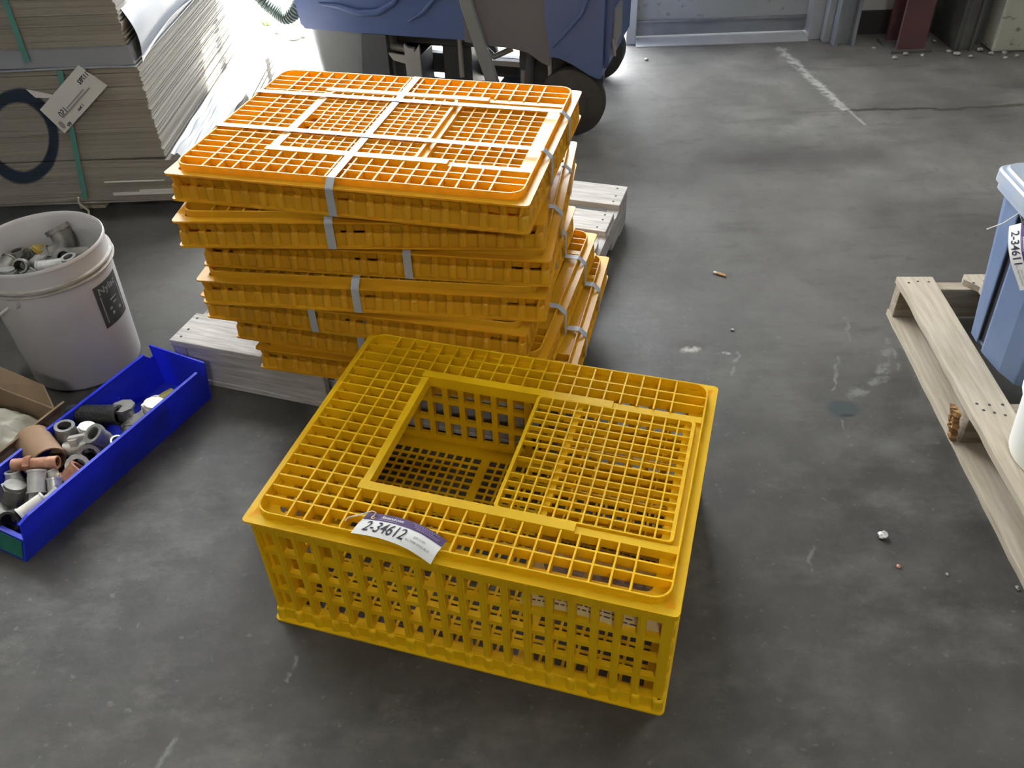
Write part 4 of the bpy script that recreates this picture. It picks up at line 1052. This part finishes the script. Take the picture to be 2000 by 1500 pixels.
# corrugated hose hanging in a loop off the left end
hpts = []
ctrl = [Vector((-1.00,3.62,.80)), Vector((-.96,3.60,.52)), Vector((-.935,3.60,.42)), Vector((-.885,3.60,.368)), Vector((-.84,3.585,.352)), Vector((-.785,3.57,.40)), Vector((-.74,3.56,.50))]
for i in range(len(ctrl)-1):
    p0 = ctrl[max(0,i-1)]; p1 = ctrl[i]; p2_ = ctrl[i+1]; p3 = ctrl[min(len(ctrl)-1,i+2)]
    for j in range(24):
        t_ = j/24; hpts.append(.5*((2*p1)+(-p0+p2_)*t_+(2*p0-5*p1+4*p2_-p3)*t_*t_+(-p0+3*p1-3*p2_+p3)*t_**3))
b = MB(); b.pipe(hpts, [.030 if (i//2) % 2 else .0235 for i in range(len(hpts))], n=18)
hz = obj('vacuum_hose', b, M['hose'], SM); hz.matrix_parent_inverse = (Matrix.Translation((.33,3.15,0)) @ Matrix.Rotation(-.30, 4, 'Z')).inverted()

# ------------------------------------------------------------------ yard beyond the doorway
def stone(loc, r, label, seed, m='stone', cat='stone', name='stone', group=None):
    rr = random.Random(seed); bm = bmesh.new(); bmesh.ops.create_icosphere(bm, subdivisions=2, radius=r)
    for v in bm.verts: v.co *= rr.uniform(.75,1.15); v.co.z *= .6
    zmin = min(v.co.z for v in bm.verts)
    me = bpy.data.meshes.new(name); bm.to_mesh(me); bm.free(); me.materials.append(M[m])
    o = bpy.data.objects.new(name, me); C.objects.link(o); o.location = (loc[0],loc[1],loc[2]-zmin-.001); o.rotation_euler = (0,0,rr.uniform(0,6))
    return tag(o, label, cat, group)
yz = -.02
for k, (x, y, r) in enumerate(((-1.06,4.62,.045),(-.98,4.66,.035),(-1.15,4.58,.03),(-.99,4.50,.03),(-1.04,4.47,.04))):
    stone((x,y,yz), r, 'pale rubble stone on the sunlit ground left of the scrubber', 20+k, group='rubble outside the dock doorway')
for k, (x, y, h_) in enumerate(((-1.22,4.72,.07),(-1.02,4.78,.08))):
    b = MB(); rr = random.Random(40+k)
    for q in range(26):
        a = rr.uniform(0,2*PI); l_ = h_*rr.uniform(.5,1); w_ = .006; d_ = Vector((math.cos(a),math.sin(a),0)); s_ = Vector((-d_.y,d_.x,0))*w_
        p = d_*.02*rr.random(); m_ = p+d_*l_*.45+Vector((0,0,l_*.75)); e_ = p+d_*l_*.95+Vector((0,0,l_*.8))
        b.add([p-s_,p+s_,m_+s_,e_,m_-s_], [(0,1,2,4),(4,2,3)])
    o = obj('weed_tuft', b, M['weed']); o.location = (x,y,yz-.001); tag(o, ('left','right')[k]+' green weed tuft on the bright ground beyond the dock doorway', 'weed', 'weeds outside')

# ------------------------------------------------------------------ litter on the floor
cg = thing('cigarette_butt', 'cigarette butt with a tan filter lying on the open floor', 'litter', (.624,2.141,.0042), -.62)
b = MB(); b.pipe([(-.018,0,0),(-.008,0,0)], .0040, n=12); obj('paper', b, M['butt'], cg)
b = MB(); b.pipe([(-.008,0,0),(.020,0,0)], .0041, n=12); obj('filter', b, M['buttf'], cg)
stone((.752,1.140,0), .011, 'shiny grey pebble on the floor right of the yellow crate', 60, 'galvl', 'pebble', 'pebble')
stone((.757,1.062,0), .005, 'small reddish pebble near the bottom of the tan pallet', 61, 'copper', 'pebble', 'pebble')
stone((.602,1.867,0), .005, 'white chip on the floor beside the chipped patch', 62, 'stone', 'pebble', 'pebble')
stone((.845,1.039,0), .0035, 'tiny white chip on the floor near the lower right pallet board', 63, 'stone', 'pebble', 'pebble')
stone((.965,1.000,0), .006, 'dark pebble touching the floor near the lower right corner', 64, 'steeld', 'pebble', 'pebble')
stone((.666,3.939,0), .011, 'lone pale pebble on the floor in front of the door sill', 65, 'stone', 'pebble', 'pebble')
for k, (x, y, r) in enumerate(((1.83,3.885,.012),(1.765,3.845,.013),(1.72,3.98,.010),(1.90,3.87,.009),(2.05,3.86,.014),(2.10,3.83,.011),(2.03,3.90,.012),(2.17,3.90,.014),(2.20,3.85,.012),(2.26,3.855,.013),(2.30,3.82,.010),(2.36,3.84,.015),(2.33,3.78,.008),(2.24,3.80,.010),(2.02,4.04,.010))):
    stone((x,y,0), r, 'crumb of broken masonry on the floor at the foot of the right wall and column', 70+k, 'stone', 'rubble', 'rubble', 'masonry crumbs by the right wall')

# ------------------------------------------------------------------ camera and view
f, pit, roll, h = 1677.4, .6967, -.0365, 1.4005
cam = bpy.data.cameras.new('camera'); cam.sensor_width = 36; cam.lens = f/2000*36; cam.clip_start = .02
co = bpy.data.objects.new('camera', cam); C.objects.link(co); S.camera = co
fwd = Vector((0, math.cos(pit), -math.sin(pit))); up = Vector((0, math.sin(pit), math.cos(pit))); rt = Vector((1,0,0))
rt2 = rt*math.cos(roll)+up*math.sin(roll); up2 = up*math.cos(roll)-rt*math.sin(roll)
Mx = Matrix((rt2, up2, -fwd)).transposed().to_4x4(); Mx.translation = (0,0,h); co.matrix_world = Mx
S.view_settings.view_transform = 'Standard'; S.view_settings.look = 'None'; S.view_settings.exposure = 0.80; S.view_settings.gamma = 1.0
S.view_settings.use_curve_mapping = False
S.cycles.use_denoising = True
S.cycles.max_bounces = 7; S.cycles.diffuse_bounces = 4; S.cycles.use_adaptive_sampling = True; S.cycles.adaptive_threshold = .03; S.cycles.sample_clamp_indirect = 6.0
S.cycles.caustics_reflective = False; S.cycles.caustics_refractive = False
